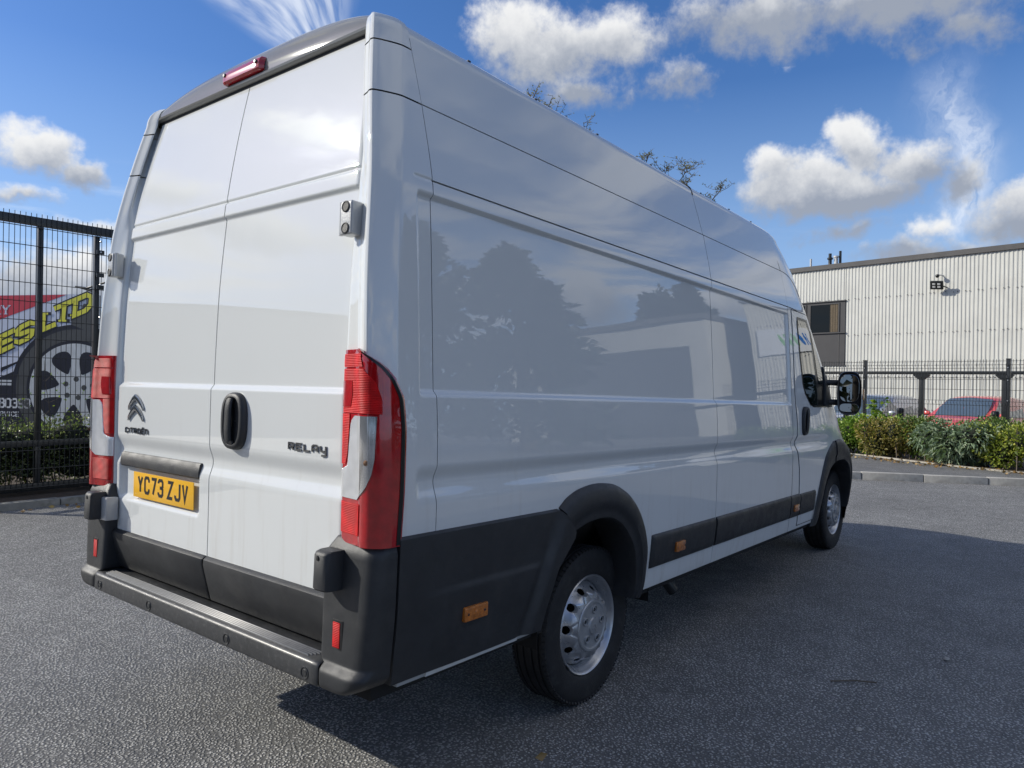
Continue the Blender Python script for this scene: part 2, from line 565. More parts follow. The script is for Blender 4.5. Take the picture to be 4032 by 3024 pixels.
def spline(xs, ys):
    xs = np.asarray(xs, float)
    ys = np.asarray(ys, float)
    d = np.diff(ys) / np.diff(xs)
    m = np.concatenate([[d[0]], np.where(d[:-1] * d[1:] > 0, 2 * d[:-1] * d[1:] / (d[:-1] + d[1:] + 1e-12), 0), [d[-1]]])

    def f(x):
        x = np.asarray(x, float)
        i = np.clip(np.searchsorted(xs, x) - 1, 0, len(xs) - 2)
        h = xs[i + 1] - xs[i]
        t = np.clip((x - xs[i]) / h, -0.5, 1.5)
        return ((2 * t**3 - 3 * t**2 + 1) * ys[i] + (t**3 - 2 * t**2 + t) * h * m[i] + (-2 * t**3 + 3 * t**2) * ys[i + 1] + (t**3 - t**2) * h * m[i + 1])
    return f


def lin(xs, ys):
    o = np.argsort(xs)
    xs, ys = np.asarray(xs, float)[o], np.asarray(ys, float)[o]
    return lambda x: np.interp(x, xs, ys)


def stations(a, b, step, feats=()):
    """values from a to b every step, plus dense runs (lo, hi, n)"""
    s = list(np.linspace(a, b, max(2, int(round((b - a) / step)) + 1)))
    for lo, hi, n in feats:
        lo, hi = max(lo, a), min(hi, b)
        if hi > lo:
            s = [q for q in s if not (lo - 0.004 < q < hi + 0.004) or q in (a, b)] + list(np.linspace(lo, hi, n))
    s = sorted(set(round(float(q), 5) for q in s))
    out = [s[0]]
    for q in s[1:]:
        if q - out[-1] > 0.0008:
            out.append(q)
    return np.array(out)


# stroke lettering -------------------------------------------------------
GLY = {
    'Y': [[(0, 1), (.5, .46)], [(1, 1), (.5, .46), (.5, 0)]],
    'C': [[(1, .72), (1, .86), (.8, 1), (.2, 1), (0, .86), (0, .14), (.2, 0), (.8, 0), (1, .14), (1, .28)]],
    '7': [[(0, 1), (1, 1), (.36, 0)]],
    '3': [[(0, .80), (0, .88), (.2, 1), (.8, 1), (1, .88), (1, .62), (.8, .52), (.35, .52)], [(.8, .52), (1, .42), (1, .13), (.8, 0), (.2, 0), (0, .13), (0, .22)]],
    'Z': [[(0, 1), (1, 1), (0, 0), (1, 0)]],
    'J': [[(1, 1), (1, .14), (.8, 0), (.2, 0), (0, .14), (0, .26)]],
    'V': [[(0, 1), (.5, 0), (1, 1)]],
    'I': [[(.5, 1), (.5, 0)]],
    'T': [[(0, 1), (1, 1)], [(.5, 1), (.5, 0)]],
    'R': [[(0, 0), (0, 1), (.8, 1), (1, .88), (1, .6), (.8, .48), (0, .48)], [(.5, .48), (1, 0)]],
    'O': [[(.5, 1), (.2, 1), (0, .85), (0, .15), (.2, 0), (.8, 0), (1, .15), (1, .85), (.8, 1), (.5, 1)]],
    'E': [[(1, 1), (0, 1), (0, 0), (1, 0)], [(0, .52), (.85, .52)]],
    'e': [[(1, 1), (0, 1), (0, 0), (1, 0)], [(0, .52), (.85, .52)], [(.2, 1.28), (.38, 1.28)], [(.62, 1.28), (.8, 1.28)]],
    'N': [[(0, 0), (0, 1), (.75, 1), (1, .8), (1, 0)]],
    'L': [[(0, 1), (0, 0), (1, 0)]],
    'A': [[(0, 0), (0, .8), (.22, 1), (.78, 1), (1, .8), (1, 0)], [(0, .42), (1, .42)]],
    'y': [[(0, 1), (0, .35), (.2, .2), (1, .2)], [(1, 1), (1, -.3), (.8, -.45), (.25, -.45)]],
    'D': [[(0, 0), (0, 1), (.7, 1), (1, .75), (1, .25), (.7, 0), (0, 0)]],
    'S': [[(1, .74), (1, .86), (.8, 1), (.2, 1), (0, .86), (0, .64), (.2, .54), (.8, .47), (1, .37), (1, .14), (.8, 0), (.2, 0), (0, .14), (0, .28)]],
    '8': [[(.5, 1), (.2, 1), (.04, .87), (.04, .64), (.2, .53), (.8, .53), (1, .4), (1, .14), (.8, 0), (.2, 0), (0, .14), (0, .4), (.2, .53)], [(.5, 1), (.8, 1), (.96, .87), (.96, .64), (.8, .53)]],
    '0': [[(.5, 1), (.2, 1), (0, .82), (0, .18), (.2, 0), (.8, 0), (1, .18), (1, .82), (.8, 1), (.5, 1)]],
    '9': [[(1, .55), (.8, .45), (.2, .45), (0, .58), (0, .87), (.2, 1), (.8, 1), (1, .87), (1, .14), (.8, 0), (.2, 0), (0, .14)]],
}


def ribbon(b, pts, t, fn, d0, d1):
    pts = [np.array(p, float) for p in pts]
    n = len(pts)
    Ls, Rs = [], []
    for i in range(n):
        a = pts[i] - pts[i - 1] if i else pts[1] - pts[0]
        c = pts[i + 1] - pts[i] if i < n - 1 else pts[-1] - pts[-2]
        a = a / (np.linalg.norm(a) + 1e-9)
        c = c / (np.linalg.norm(c) + 1e-9)
        if i == 0 and np.allclose(pts[0], pts[-1]):
            a = pts[0] - pts[-2]
            a = a / (np.linalg.norm(a) + 1e-9)
        if i == n - 1 and np.allclose(pts[0], pts[-1]):
            c = pts[1] - pts[0]
            c = c / (np.linalg.norm(c) + 1e-9)
        na, nc = np.array([-a[1], a[0]]), np.array([-c[1], c[0]])
        m = na + nc
        m = m / (np.linalg.norm(m) + 1e-9)
        k = t / 2 / max(0.45, m @ na)
        Ls.append(pts[i] + m * k)
        Rs.append(pts[i] - m * k)
    for i in range(n - 1):
        b.prism([Ls[i], Ls[i + 1], Rs[i + 1], Rs[i]], fn, d0, d1)


def text(b, s, h, w, gap, t, fn, d0, d1, adv=None, slant=0.0):
    """fn(u, v, d); u runs to the right from 0"""
    u = 0.0
    for ch in s:
        if ch == ' ':
            u += w * 0.75
            continue
        wi = t if ch == 'I' else w
        for pl in GLY[ch]:
            ribbon(b, [(u + t / 2 + p[0] * (wi - t if ch != 'I' else 0) + slant * p[1] * h - (0 if ch != 'I' else 0), t / 2 + p[1] * (h - t)) for p in pl], t, fn, d0, d1)
        u += wi + gap
    return u

# =================================================================== SETTING
def asphalt(name, base, chip, scale, tone=(0.9, 1.12), patch=None, bump=1.0):
    m = bpy.data.materials.new(name)
    m.use_nodes = True
    t = NT(m.node_tree)
    b = m.node_tree.nodes['Principled BSDF']
    pos = t.n('ShaderNodeNewGeometry').outputs['Position']
    wob = t.n('ShaderNodeVectorMath', operation='MULTIPLY_ADD')
    t.put(wob.inputs[0], t.noise(pos, scale * 0.9, 2, 0.5, col=True))
    wob.inputs[1].default_value = (0.010, 0.010, 0.010)
    t.put(wob.inputs[2], pos)
    vo = t.n('ShaderNodeTexVoronoi', feature='F1', voronoi_dimensions='3D')
    t.put(vo.inputs['Vector'], wob.outputs[0])
    vo.inputs['Scale'].default_value = scale
    vo.inputs['Randomness'].default_value = 1.0
    sc = t.n('ShaderNodeSeparateColor')
    t.put(sc.inputs[0], vo.outputs['Color'])
    h = t.rng(vo.outputs['Distance'], 0.62, 0.15)              # chip relief
    hh = t.m('MULTIPLY', h, t.rng(sc.outputs[0], 0.0, 1.0, 0.25, 1.0, smooth=False))
    big = t.noise(pos, 0.55, 6, 0.6)
    mid = t.noise(pos, 5.0, 5, 0.65)
    ck = t.mix(t.rng(sc.outputs[1], 0.0, 1.0, 0, 1, smooth=False), (*[c * 0.62 for c in chip], 1), (*[c * 1.32 for c in chip], 1))
    col = t.mix(t.rng(hh, 0.06, 0.40), (*base, 1), ck)
    k = t.m('MULTIPLY', t.rng(big, 0.3, 0.7, tone[0], tone[1]), t.rng(mid, 0.3, 0.72, 0.86, 1.12))
    col = t.mix(1.0, col, t.xyz(k, k, k), 'MULTIPLY')
    sp = t.rng(sc.outputs[2], 0.985, 0.990)
    col = t.mix(t.m('MULTIPLY', sp, 0.35), col, (0.55, 0.54, 0.50, 1))
    # oil spots, polished wheel tracks and old patches
    oil = t.m('MULTIPLY', t.rng(t.noise(pos, 1.15, 5, 0.62, 0.4), 0.63, 0.72), 0.45)
    col = t.mix(oil, col, (*[c * 0.5 for c in base], 1))
    pale = t.m('MULTIPLY', t.rng(t.noise(pos, 0.8, 6, 0.68), 0.56, 0.74), 0.30)
    col = t.mix(pale, col, (*[c * 1.15 for c in chip], 1))
    t.put(b.inputs['Base Color'], col)
    t.put(b.inputs['Roughness'], t.rng(sc.outputs[1], 0, 1, 0.55, 0.85, smooth=False))
    b.inputs['Specular IOR Level'].default_value = 0.45
    bn = t.n('ShaderNodeBump')
    bn.inputs['Strength'].default_value = bump
    bn.inputs['Distance'].default_value = 0.010
    t.put(bn.inputs['Height'], t.m('ADD', hh, t.m('MULTIPLY', t.noise(pos, scale * 3.2, 2, 0.5), 0.25)))
    t.put(b.inputs['Normal'], bn.outputs[0])
    return m


M['asphalt'] = asphalt('chip_asphalt', (0.135, 0.134, 0.131), (0.43, 0.425, 0.41), 76.0, tone=(0.86, 1.12))
M['footway'] = asphalt('footway_asphalt', (0.13, 0.128, 0.124), (0.28, 0.275, 0.265), 130.0, bump=0.5)
M['carpark'] = asphalt('carpark_asphalt', (0.06, 0.06, 0.06), (0.12, 0.12, 0.12), 60.0, bump=0.4)
M['concrete'] = material('kerb_concrete', (0.40, 0.385, 0.35), 0.85, bump=0.6, bump_scale=160, var=0.25, var_scale=7, dirt=((0.18, 0.165, 0.14), 0.5, 9))
M['old_kerb'] = material('weathered_kerb_concrete', (0.25, 0.245, 0.22), 0.9, bump=0.6, bump_scale=140, var=0.3, var_scale=6, dirt=((0.10, 0.10, 0.075), 0.7, 7))
M['edging'] = material('edging_concrete', (0.40, 0.37, 0.31), 0.9, bump=0.6, bump_scale=160, var=0.3, var_scale=6, dirt=((0.10, 0.09, 0.06), 0.6, 8))
M['soil'] = material('bark_soil', (0.055, 0.040, 0.028), 0.95, bump=1.0, bump_scale=60, var=0.5, var_scale=18, dirt=((0.16, 0.09, 0.05), 0.8, 30))
M['steel_black'] = material('black_powder_coat', (0.016, 0.018, 0.019), 0.32, var=0.2, var_scale=8, bump=0.1, bump_scale=200)
M['zinc'] = material('zinc_bolt', (0.6, 0.6, 0.6), 0.3, metal=0.9)

g = B()
g.grid([[(x, y, 0.0) for x in np.linspace(-300, 300, 13)] for y in np.linspace(-300, 300, 13)])
tag(g.make('road', M['asphalt']), kind='structure')


def raised(name, outline, z, depth, mat):
    b = B()
    b.prism(outline, lambda u, v, d: (u, v, d), z - depth, z)
    return tag(b.make(name, mat, smooth=None), kind='structure')


# right-hand footway: kerb line and back edging
KERB = [(7.6, 7.4), (8.85, 4.75), (10.05, 2.4), (10.93, 0.55), (11.15, 0.09), (11.33, -0.26), (11.69, -1.10), (12.07, -1.86), (12.8, -3.5), (14.0, -6.2), (15.8, -10.5)]
EDGE = [(16.3, 4.8), (15.3, 2.8), (14.28, 0.78), (13.44, -0.58), (13.08, -1.44), (12.86, -2.0), (13.25, -3.6), (14.35, -6.2), (16.0, -10.5)]


def along(path, step):
    pts = [Vector((x, y, 0)) for x, y in path]
    out = [pts[0]]
    acc = 0.0
    for a, b in zip(pts[:-1], pts[1:]):
        L = (b - a).length
        t = step - acc
        while t <= L:
            out.append(a + (b - a) * (t / L))
            t += step
        acc = (acc + L) % step
    return out


raised('footway', [(x + 0.11, y + 0.05) for x, y in KERB] + [(x, y) for x, y in EDGE[::-1]] , 0.112, 0.3, M['footway'])


def stones(name, child, path, width, z0, z1, mat, side, chamfer=0.012):
    """a run of stones as children of one run; side=+1 puts the body to the left of the path"""
    root = tag(empty(name), kind='structure')
    pts = along(path, 0.9)
    for i, (a, b) in enumerate(zip(pts[:-1], pts[1:])):
        d = (b - a).normalized()
        nrm = Vector((-d.y, d.x, 0)) * side
        L = (b - a).length - 0.008
        q = B()
        mid = (a + b) / 2 + nrm * (width / 2 + random.uniform(-0.004, 0.004))
        q.box((0, 0, 0), (L, width, z1 - z0))
        o = q.make(child, mat, root, bevel=chamfer, segs=2)
        o.location = (mid.x, mid.y, (z0 + z1) / 2 + random.uniform(-0.004, 0.004))
        o.rotation_euler = (0, random.uniform(-0.003, 0.003), math.atan2(d.y, d.x) + random.uniform(-0.004, 0.004))
    return root


stones('kerb', 'kerb_stone', KERB, 0.125, -0.15, 0.115, M['concrete'], 1, 0.014)
stones('path_edging', 'edging_stone', EDGE, 0.055, -0.05, 0.135, M['edging'], 1, 0.006)
raised('planting_bed', [(x + 0.05, y) for x, y in EDGE] + [(17.4, -10.5), (15.6, -3.6), (15.15, -2.2), (15.55, 0.4), (15.9, 2.4), (17.2, 4.8)], 0.118, 0.4, M['soil'])

# left-hand kerb and verge
stones('kerb', 'kerb_stone', [(14.46, 6.35), (-8.0, 6.35)], 0.125, -0.15, 0.078, M['old_kerb'], -1, 0.014)
raised('planting_bed', [(-10, 6.47), (7.3, 6.47), (7.3, 9.2), (-10, 9.2)], 0.068, 0.3, M['soil'])
raised('car_park', [(17.0, -11), (32.6, -11), (32.6, 12), (18.0, 12), (17.21, 4.8), (15.91, 2.4), (15.56, 0.4), (15.16, -2.2), (15.61, -3.6)], 0.004, 0.1, M['carpark'])

# =================================================================== VAN
VAN = tag(empty('delivery_van', (0.0004, 0, 0.0349), (0, R(1.30), 0)),
          'long white high-roof panel van with black lower trim parked on the asphalt', 'van')

_ys = spline([0.2, .30, .44, .49, .57, .73, .948, 1.10, 1.25, 1.404, 1.7, 2.04, 2.10, 2.366, 2.60],
             [.965, .972, .988, .999, 1.006, 1.019, 1.022, 1.021, 1.017, 1.006, .988, .964, .957, .901, .846])
ROOF_Y, ROOF_Z, ROOF_H = 0.846, 2.60, 0.165
_x0 = lin([.2, .58, .83, 1.0, 1.10, 1.19, 1.30, 1.58, 1.735, 2.03, 2.195, 2.405, 2.514, 2.6],
          [5.30, 5.337, 5.335, 5.269, 5.06, 4.96, 4.889, 4.671, 4.511, 4.23, 4.10, 3.979, 3.867, 3.747])
_L = lin([.2, .58, .83, 1.1, 1.3, 1.58, 2.03, 2.2, 2.6], [.97, 1.02, 1.0, 1.0, .95, .90, .90, .92, 1.0])
_n = lin([.2, 1.1, 1.6, 2.2, 2.6], [2.6, 2.6, 2.6, 2.5, 2.4])


def Yf(x, z):
    x, z = np.asarray(x, float), np.asarray(z, float)
    u = np.clip((x - _x0(z)) / _L(z), 0, 0.999)
    n = _n(z)
    return _ys(z) * (1 - u ** n) ** (1 / n)


def side_disp(x, z):
    x, z = np.asarray(x, float), np.asarray(z, float)
    mx = sstep(.213, .229, x) * (1 - sstep(3.915, 3.945, x))
    mz = sstep(1.381, 1.405, z) * (1 - sstep(2.036, 2.054, z))
    d = -.016 * mx * mz
    v = np.where(z > 1.108, 1 - sstep(1.108, 1.165, z), sstep(1.030, 1.108, z))
    d = d - .019 * v * sstep(.185, .225, x)
    d = d - .0035 * np.exp(-((z - 2.100) / .0045) ** 2) * sstep(.2, .215, x) * (1 - sstep(3.93, 3.96, x))
    return d


ARCH_R = (1.40, 0.42, 0.44)
ARCH_F = (5.36, 0.49, 0.44)
WHEEL_R = (1.450, 0.352)
WHEEL_F = (5.589, 0.446)
R_OUT = [(.990, .950), (1.045, .985), (1.144, 1.015), (1.26, 1.026), (1.38, 1.017), (1.531, .966), (1.645, .880), (1.715, .770), (1.745, .650), (1.742, .540), (1.718, .450)]
R_IN = [(1.090, .838), (1.130, .850), (1.211, .867), (1.30, .872), (1.374, .866), (1.470, .832), (1.545, .775), (1.612, .690), (1.648, .590), (1.660, .520), (1.655, .450)]
F_OUT = [(4.495, .440), (4.541, .530), (4.598, .696), (4.712, .886), (4.787, .984), (4.90, 1.055), (5.02, 1.094), (5.20, 1.104), (5.42, 1.06), (5.62, .95), (5.78, .78), (5.86, .60), (5.88, .45)]
F_IN = [(4.658, .440), (4.690, .530), (4.765, .720), (4.86, .825), (4.945, .878), (5.05, .910), (5.16, .925), (5.30, .926), (5.45, .895), (5.60, .82), (5.72, .70), (5.80, .56), (5.82, .45)]


def midline(o, i, w):
    o, i = np.array(o), np.array(i)
    t = np.linspace(0, 1, 40)
    f = lambda p: np.stack([np.interp(t, np.linspace(0, 1, len(p)), p[:, k]) for k in (0, 1)], 1)
    return f(o) * (1 - w) + f(i) * w


HOLE_R = [(.68, .3), (.78, .50), (.90, .70)] + [tuple(p) for p in midline(R_OUT, R_IN, .7)] + [(1.66, .3)]
HOLE_F = [(4.60, .3)] + [tuple(p) for p in midline(F_OUT, F_IN, .6)] + [(5.85, .3)]


def inside(poly, x, z):
    c = np.zeros(np.shape(x), bool)
    n = len(poly)
    for k in range(n):
        (x1, z1), (x2, z2) = poly[k], poly[(k + 1) % n]
        if z1 == z2:
            continue
        c ^= ((z1 > z) != (z2 > z)) & (x < (x2 - x1) * (z - z1) / (z2 - z1) + x1)
    return c


def side_patch(name, s, xa, xb, za, zb, mat, fx=(), fz=(), disp=side_disp, off=0.0, stepx=0.07, stepz=0.04, hole=None, flange=0.014, parent=VAN):
    zs = stations(za, zb, stepz, fz)
    fa = xa if callable(xa) else (lambda z: xa)
    fb = xb if callable(xb) else (lambda z: xb)
    za_, zm = zs[0], (zs[0] + zs[-1]) / 2
    xs = stations(float(fa(zm)), float(fb(zm)), stepx, fx)
    u = (xs - xs[0]) / (xs[-1] - xs[0])
    P = np.zeros((len(zs), len(xs), 3))
    for j, z in enumerate(zs):
        lo, hi = float(fa(z)), float(fb(z))
        # keep interior stations where they are, only the two end zones follow the boundary
        X = xs + (lo - xs[0]) * (1 - u) ** 3 + (hi - xs[-1]) * u ** 3
        P[j, :, 0] = X
        P[j, :, 2] = z
        P[j, :, 1] = s * (Yf(X, np.full_like(X, z)) + off + (disp(X, np.full_like(X, z)) if disp else 0))
    keep = None
    if hole:
        keep = np.ones((len(zs) - 1, len(xs) - 1), bool)
        cx = (P[:-1, :-1, 0] + P[1:, 1:, 0]) / 2
        cz = (P[:-1, :-1, 2] + P[1:, 1:, 2]) / 2
        keep &= ~inside(hole, cx, cz)
    b = B()
    b.sheet(P, (0, -s * flange, 0), keep)
    return b.make(name, mat, parent, smooth=28)


FZ_PANEL = [(1.022, 1.172, 26), (1.376, 1.410, 9), (2.030, 2.060, 9), (2.09, 2.11, 9)]
FX_REAR = [(.30, .302, 2)]
xB = lin([.45, .52, .73, .92, 1.03, 1.10, 1.16, 1.25, 1.46, 2.10], [4.136, 4.136, 4.117, 4.1, 4.06, 4.03, 4.04, 4.046, 4.018, 4.018])

for s in (-1, 1):
    side_patch('side_panel', s, .292, 2.577, .468, 2.0975, M['paint'], [(.292, .300, 3), (.9, 1.85, 48)], FZ_PANEL + [(.468, .9, 22)], hole=HOLE_R)
    side_patch('side_panel', s, 2.583, 3.944, .468, 2.0975, M['paint'], [(3.905, 3.944, 8)], FZ_PANEL)
    side_patch('upper_side_panel', s, lin([2.1, 2.365], [.2915, .285]), 2.574, 2.1025, 2.3635, M['paint'], disp=None)
    side_patch('upper_side_panel', s, 2.580, 3.948, 2.1025, 2.3635, M['paint'], disp=None)
    side_patch('roof_side_panel', s, lin([2.36, 2.6], [.284, .270]), lin([2.36, 2.6], [2.571, 2.530]), 2.3685, 2.60, M['paint'], disp=None)
    side_patch('roof_side_panel', s, lin([2.36, 2.6], [2.577, 2.536]), lin([2.36, 2.6], [3.943, 3.86]), 2.3685, 2.60, M['paint'], disp=None)

# --- roof: corner rounding + crown, closing round the front
b = B()
qs = [1.0, .995, .985, .97, .95, .92, .87, .8, .7, .55, .35, .15, 0.0]
rows = []
for q in qs:
    z = ROOF_Z + ROOF_H * math.sqrt(max(0, 1 - q ** 3.2))
    x0, L = 3.747 - (1 - q) * .55, max(1.0 * q, 0.02)
    y = ROOF_Y * q
    row = [(x, y, z) for x in np.linspace(.265, x0, 26)[:-1]]
    for t in np.linspace(0, math.pi / 2, 22):
        row.append((x0 + L * math.sin(t) ** (2 / 2.4), y * max(0, math.cos(t)) ** (2 / 2.4), z))
    rows.append(row)
P = np.array(rows)
b.grid(P)
Pm = P[:, :, :] * np.array([1, -1, 1])
b.grid(Pm)
roof = b.make('roof', M['paint'], VAN, smooth=40)
# transverse roof seam beads
for xs_ in (2.533,):
    b = B()
    b.tube([(xs_, s * ROOF_Y * q, ROOF_Z + ROOF_H * math.sqrt(max(0, 1 - q ** 3.2)) + .001) for s in (-1,) for q in (1.0, .98, .95, .9, .8, .6, .3, 0.0)]
           + [(xs_, ROOF_Y * q, ROOF_Z + ROOF_H * math.sqrt(max(0, 1 - q ** 3.2)) + .001) for q in (.3, .6, .8, .9, .95, .98, 1.0)], .006, 6)
    b.make('roof_joint', M['seal'], VAN)
# small fixing studs along the roof edge
for s in (-1, 1):
    for xs_ in (.62, 1.05, 1.55, 2.1, 2.75, 3.2, 3.6):
        b = B()
        b.box((xs_, s * .80, ROOF_Z + ROOF_H * math.sqrt(1 - (.80 / ROOF_Y) ** 3.2) + .001), (.016, .010, .006))
        b.make('roof_stud', M['plastic'], VAN, bevel=.002)

# --- dark core behind the panel gaps
b = B()
zs = np.array([.40, .6, .9, 1.1, 1.4, 1.7, 2.05, 2.35, 2.58])
rear_x = spline([0.3, .5, .83, 1.4, 1.7, 2.06, 2.12, 2.3, 2.62, 2.8], [.08, .08, .078, .07, .075, .099, .105, .13, .19, .24])
P = []
for z in zs:
    x_ = float(rear_x(z)) + .05
    y_ = float(_ys(z)) - .045 - (.36 if z < 0.8 else 0)
    P.append([(x_, -y_ + .09, z), (x_ + .1, -y_, z), (3.98, -y_, z), (3.98, y_, z), (x_ + .1, y_, z), (x_, y_ - .09, z)])
b.grid(np.array(P), wrap=True)
b.f.append(tuple(range(6)))
b.f.append(tuple(len(P) * 6 - 6 + i for i in range(6)))
b.make('inner_shell', M['dark'], VAN, smooth=None)

# --- corner pillars
def pillar_plan(z, n=26):
    X, Y = float(rear_x(z)), float(_ys(z))
    ctrl = [(X + .05, .800), (X + .012, .812), (X - .004, .822), (X - .016, Y - .110), (X - .031, Y - .072), (X - .0385, Y - .055), (X - .0375, Y - .0445), (X - .028, Y - .036), (X + .004, Y - .0195), (X + .040, Y - .0045), (X + .058, Y - .0005), (.200, Y), (.285, Y)]
    ctrl = np.array(ctrl)
    ctrl[-1, 0] = lin([.9, 2.1, 2.37, 2.6], [.2890, .2885, .2820, .2675])(z)
    ctrl[-2, 0] = (ctrl[-1, 0] + X + .058) / 2
    t = np.concatenate([np.linspace(0, len(ctrl) - 3, n * 2), np.linspace(len(ctrl) - 3, len(ctrl) - 1, 40)[1:]])
    k = np.arange(len(ctrl))
    return np.stack([spline(k, ctrl[:, 0])(t), spline(k, ctrl[:, 1])(t)], 1)


for s in (-1, 1):
    for za, zb in ((.932, 2.3625), (2.3685, 2.556), (2.562, 2.60)):
        zs = stations(za, zb, .05, [(1.022, 1.172, 22), (1.376, 1.41, 7), (2.03, 2.06, 7), (2.09, 2.11, 7)] if za < 1 else ())
        P = []
        for z in zs:
            pl = pillar_plan(z)
            dsp = side_disp(pl[:, 0], np.full(len(pl), z)) * (pl[:, 0] > .165)
            P.append([(x, s * (y + dd), z) for (x, y), dd in zip(pl, dsp)])
        if zb == 2.60:           # rounded head of the pillar
            base = np.array(P[-1])
            cen = np.array([.225, s * .70, 2.60])
            for k, (sh, up) in enumerate(((.985, .016), (.95, .034), (.88, .052), (.76, .068), (.55, .082), (.2, .09))):
                ring = cen + (base - cen) * sh
                ring[:, 2] = 2.60 + up
                P.append([tuple(p) for p in ring])
        b = B()
        b.grid(np.array(P))
        b.make('corner_pillar', M['paint'], VAN, smooth=50)

# --- panel above the doors (spoiler), drip strip and high brake lamp
def roof_z(y):
    return ROOF_Z + ROOF_H * math.sqrt(max(0, 1 - min(1, abs(y) / ROOF_Y) ** 3.2))


def spoil(y, t):
    zt = roof_z(y) + .012 * (1 - (abs(y) / .77) ** 6)
    if t > .72:
        f = (t - .72) / .28
        return (.300 + .22 * f, y, zt - .004 * f)
    a = t / .72 * math.pi / 2
    z = 2.634 + (zt - 2.634) * math.sin(a) ** .85
    x = .176 + .124 * (1 - math.cos(a) ** .8)
    return (x, y, z)


b = B()
b.grid(np.array([[spoil(y, t) for t in np.linspace(0, 1, 18)] for y in np.concatenate([[-.762], np.linspace(-.755, .755, 60), [.762]])]))
yy_ = .762
b.grid(np.array([[(spoil(yy_, t)[0], sgn * yy_, spoil(yy_, t)[2] - d) for t in np.linspace(0, 1, 10)] for sgn in (1,) for d in (0, .05)]))
b.grid(np.array([[(spoil(yy_, t)[0], -yy_, spoil(yy_, t)[2] - d) for t in np.linspace(0, 1, 10)] for d in (0, .05)]))
b.make('rear_spoiler', M['spoiler'], VAN, smooth=45)
b = B()
P = []
for y in np.linspace(-.772, .772, 30):
    P.append([(.205, y, 2.640), (.178, y, 2.640), (.170, y, 2.634), (.172, y, 2.626), (.185, y, 2.620), (.21, y, 2.618)])
b.grid(np.array(P))
b.make('drip_strip', M['spoiler'], VAN, smooth=40)
b = B()
b.box((.215, 0, 2.612), (.05, 1.54, .02))
b.make('door_seal', M['seal'], VAN)

def spoil_x(y, z):
    pts = [spoil(y, t) for t in np.linspace(0, .72, 40)]
    return float(np.interp(z, [p[2] for p in pts], [p[0] for p in pts]))


b = B()
P = []
for k in np.linspace(-1, 1, 25):
    y = .018 + k * .142
    r_ = (1 - abs(k) ** 9) ** .3 if abs(k) < 1 else 0.04
    P.append([(spoil_x(y, z) - o * (.15 + .85 * r_) + .002, y, 2.672 + (z - 2.672) * (.8 + .2 * r_)) for z, o in
              ((2.641, .0), (2.643, .020), (2.650, .027), (2.670, .029), (2.690, .027), (2.699, .020), (2.703, 0.0))])
b.grid(np.array(P))
lamp = b.make('brake_lamp', M['red'], VAN, smooth=40)
for sy in (-1, 1):
    b = B()
    b.lathe([(.0001, -.004), (.006, -.004), (.0075, 0.0), (.009, .004)], 14, lambda p: (spoil_x(.018, 2.676) - .0275 + p[1], .018 + sy * .113 + p[0], 2.676 + p[2]))
    b.make('lamp_screw', M['black'], lamp)

# --- rear doors
def door_disp(y, z):
    y, z = np.asarray(y, float), np.asarray(z, float)
    mz = sstep(1.381, 1.404, z) * (1 - sstep(2.050, 2.068, z))
    d = .013 * mz
    d = d + .007 * np.exp(-((z - 2.122) / .006) ** 2) + .003 * sstep(2.115, 2.14, z)
    v = np.where(z > 1.100, 1 - sstep(1.100, 1.170, z), sstep(1.028, 1.100, z))
    d = d + .017 * v
    # number plate recess in the left door
    pr = sstep(.070, .100, y) * (1 - sstep(.755, .785, y)) * sstep(.868, .900, z) * (1 - sstep(1.030, 1.045, z))
    d = np.where(y > 0, np.maximum(d, .024 * pr), d)
    # hinge-side and centre edges roll in
    d = d + .012 * sstep(.795, .822, np.abs(y)) ** 2
    return d


def rear_pt(y, z, out=0.0):
    """point on the door skin, out = distance proud of it (towards -X)"""
    return (float(rear_x(z)) + float(door_disp(np.array([y]), np.array([z]))[0]) - out, y, z)


DZ = [(.860, .905, 8), (1.022, 1.05, 8), (1.05, 1.175, 18), (1.376, 1.409, 9), (2.045, 2.072, 9), (2.104, 2.142, 13)]
doors = {}
for s in (-1, 1):
    zs = stations(.722, 2.606, .05, DZ)
    ytop = lin([.7, 2.1, 2.3, 2.61], [.820, .820, .800, .748])
    ys = stations(.0035, .820, .06, [(.065, .105, 8), (.75, .79, 8), (.79, .82, 8)] if s > 0 else [(.79, .82, 8)])
    P = []
    for z in zs:
        yv = ys * float(ytop(z)) / .82 if True else ys
        yv = np.where(ys < .6, ys, ys + (float(ytop(z)) - .82) * sstep(.6, .82, ys))
        P.append([(float(rear_x(z)) + float(d), s * y, z) for y, d in zip(yv, door_disp(s * np.where(ys > .79, ys, yv), np.full(len(yv), z)))])
    b = B()
    b.sheet(np.array(P), (.030, 0, 0))
    doors[s] = b.make('rear_door', M['paint'], VAN, smooth=30)
doors[1]['label'] = 'left rear door with the number plate and chevron badge'
doors[-1]['label'] = 'right rear door with the black pull handle'

for s in (-1, 1):          # black kick panels
    b = B()
    P = []
    for y in (.004, .010, .3, .6, .795):
        e = .004 if y < .006 else 0
        P.append([(.10, s * y, .737), (.070 + e, s * y, .734), (.058 + e, s * y, .724), (.057 + e, s * y, .704), (.094 + e, s * y, .566), (.10, s * y, .560), (.13, s * y, .560)])
    b.sheet(np.array(P), (0, 0, 0))
    b.make('kick_panel', M['plastic'], doors[s], smooth=40)

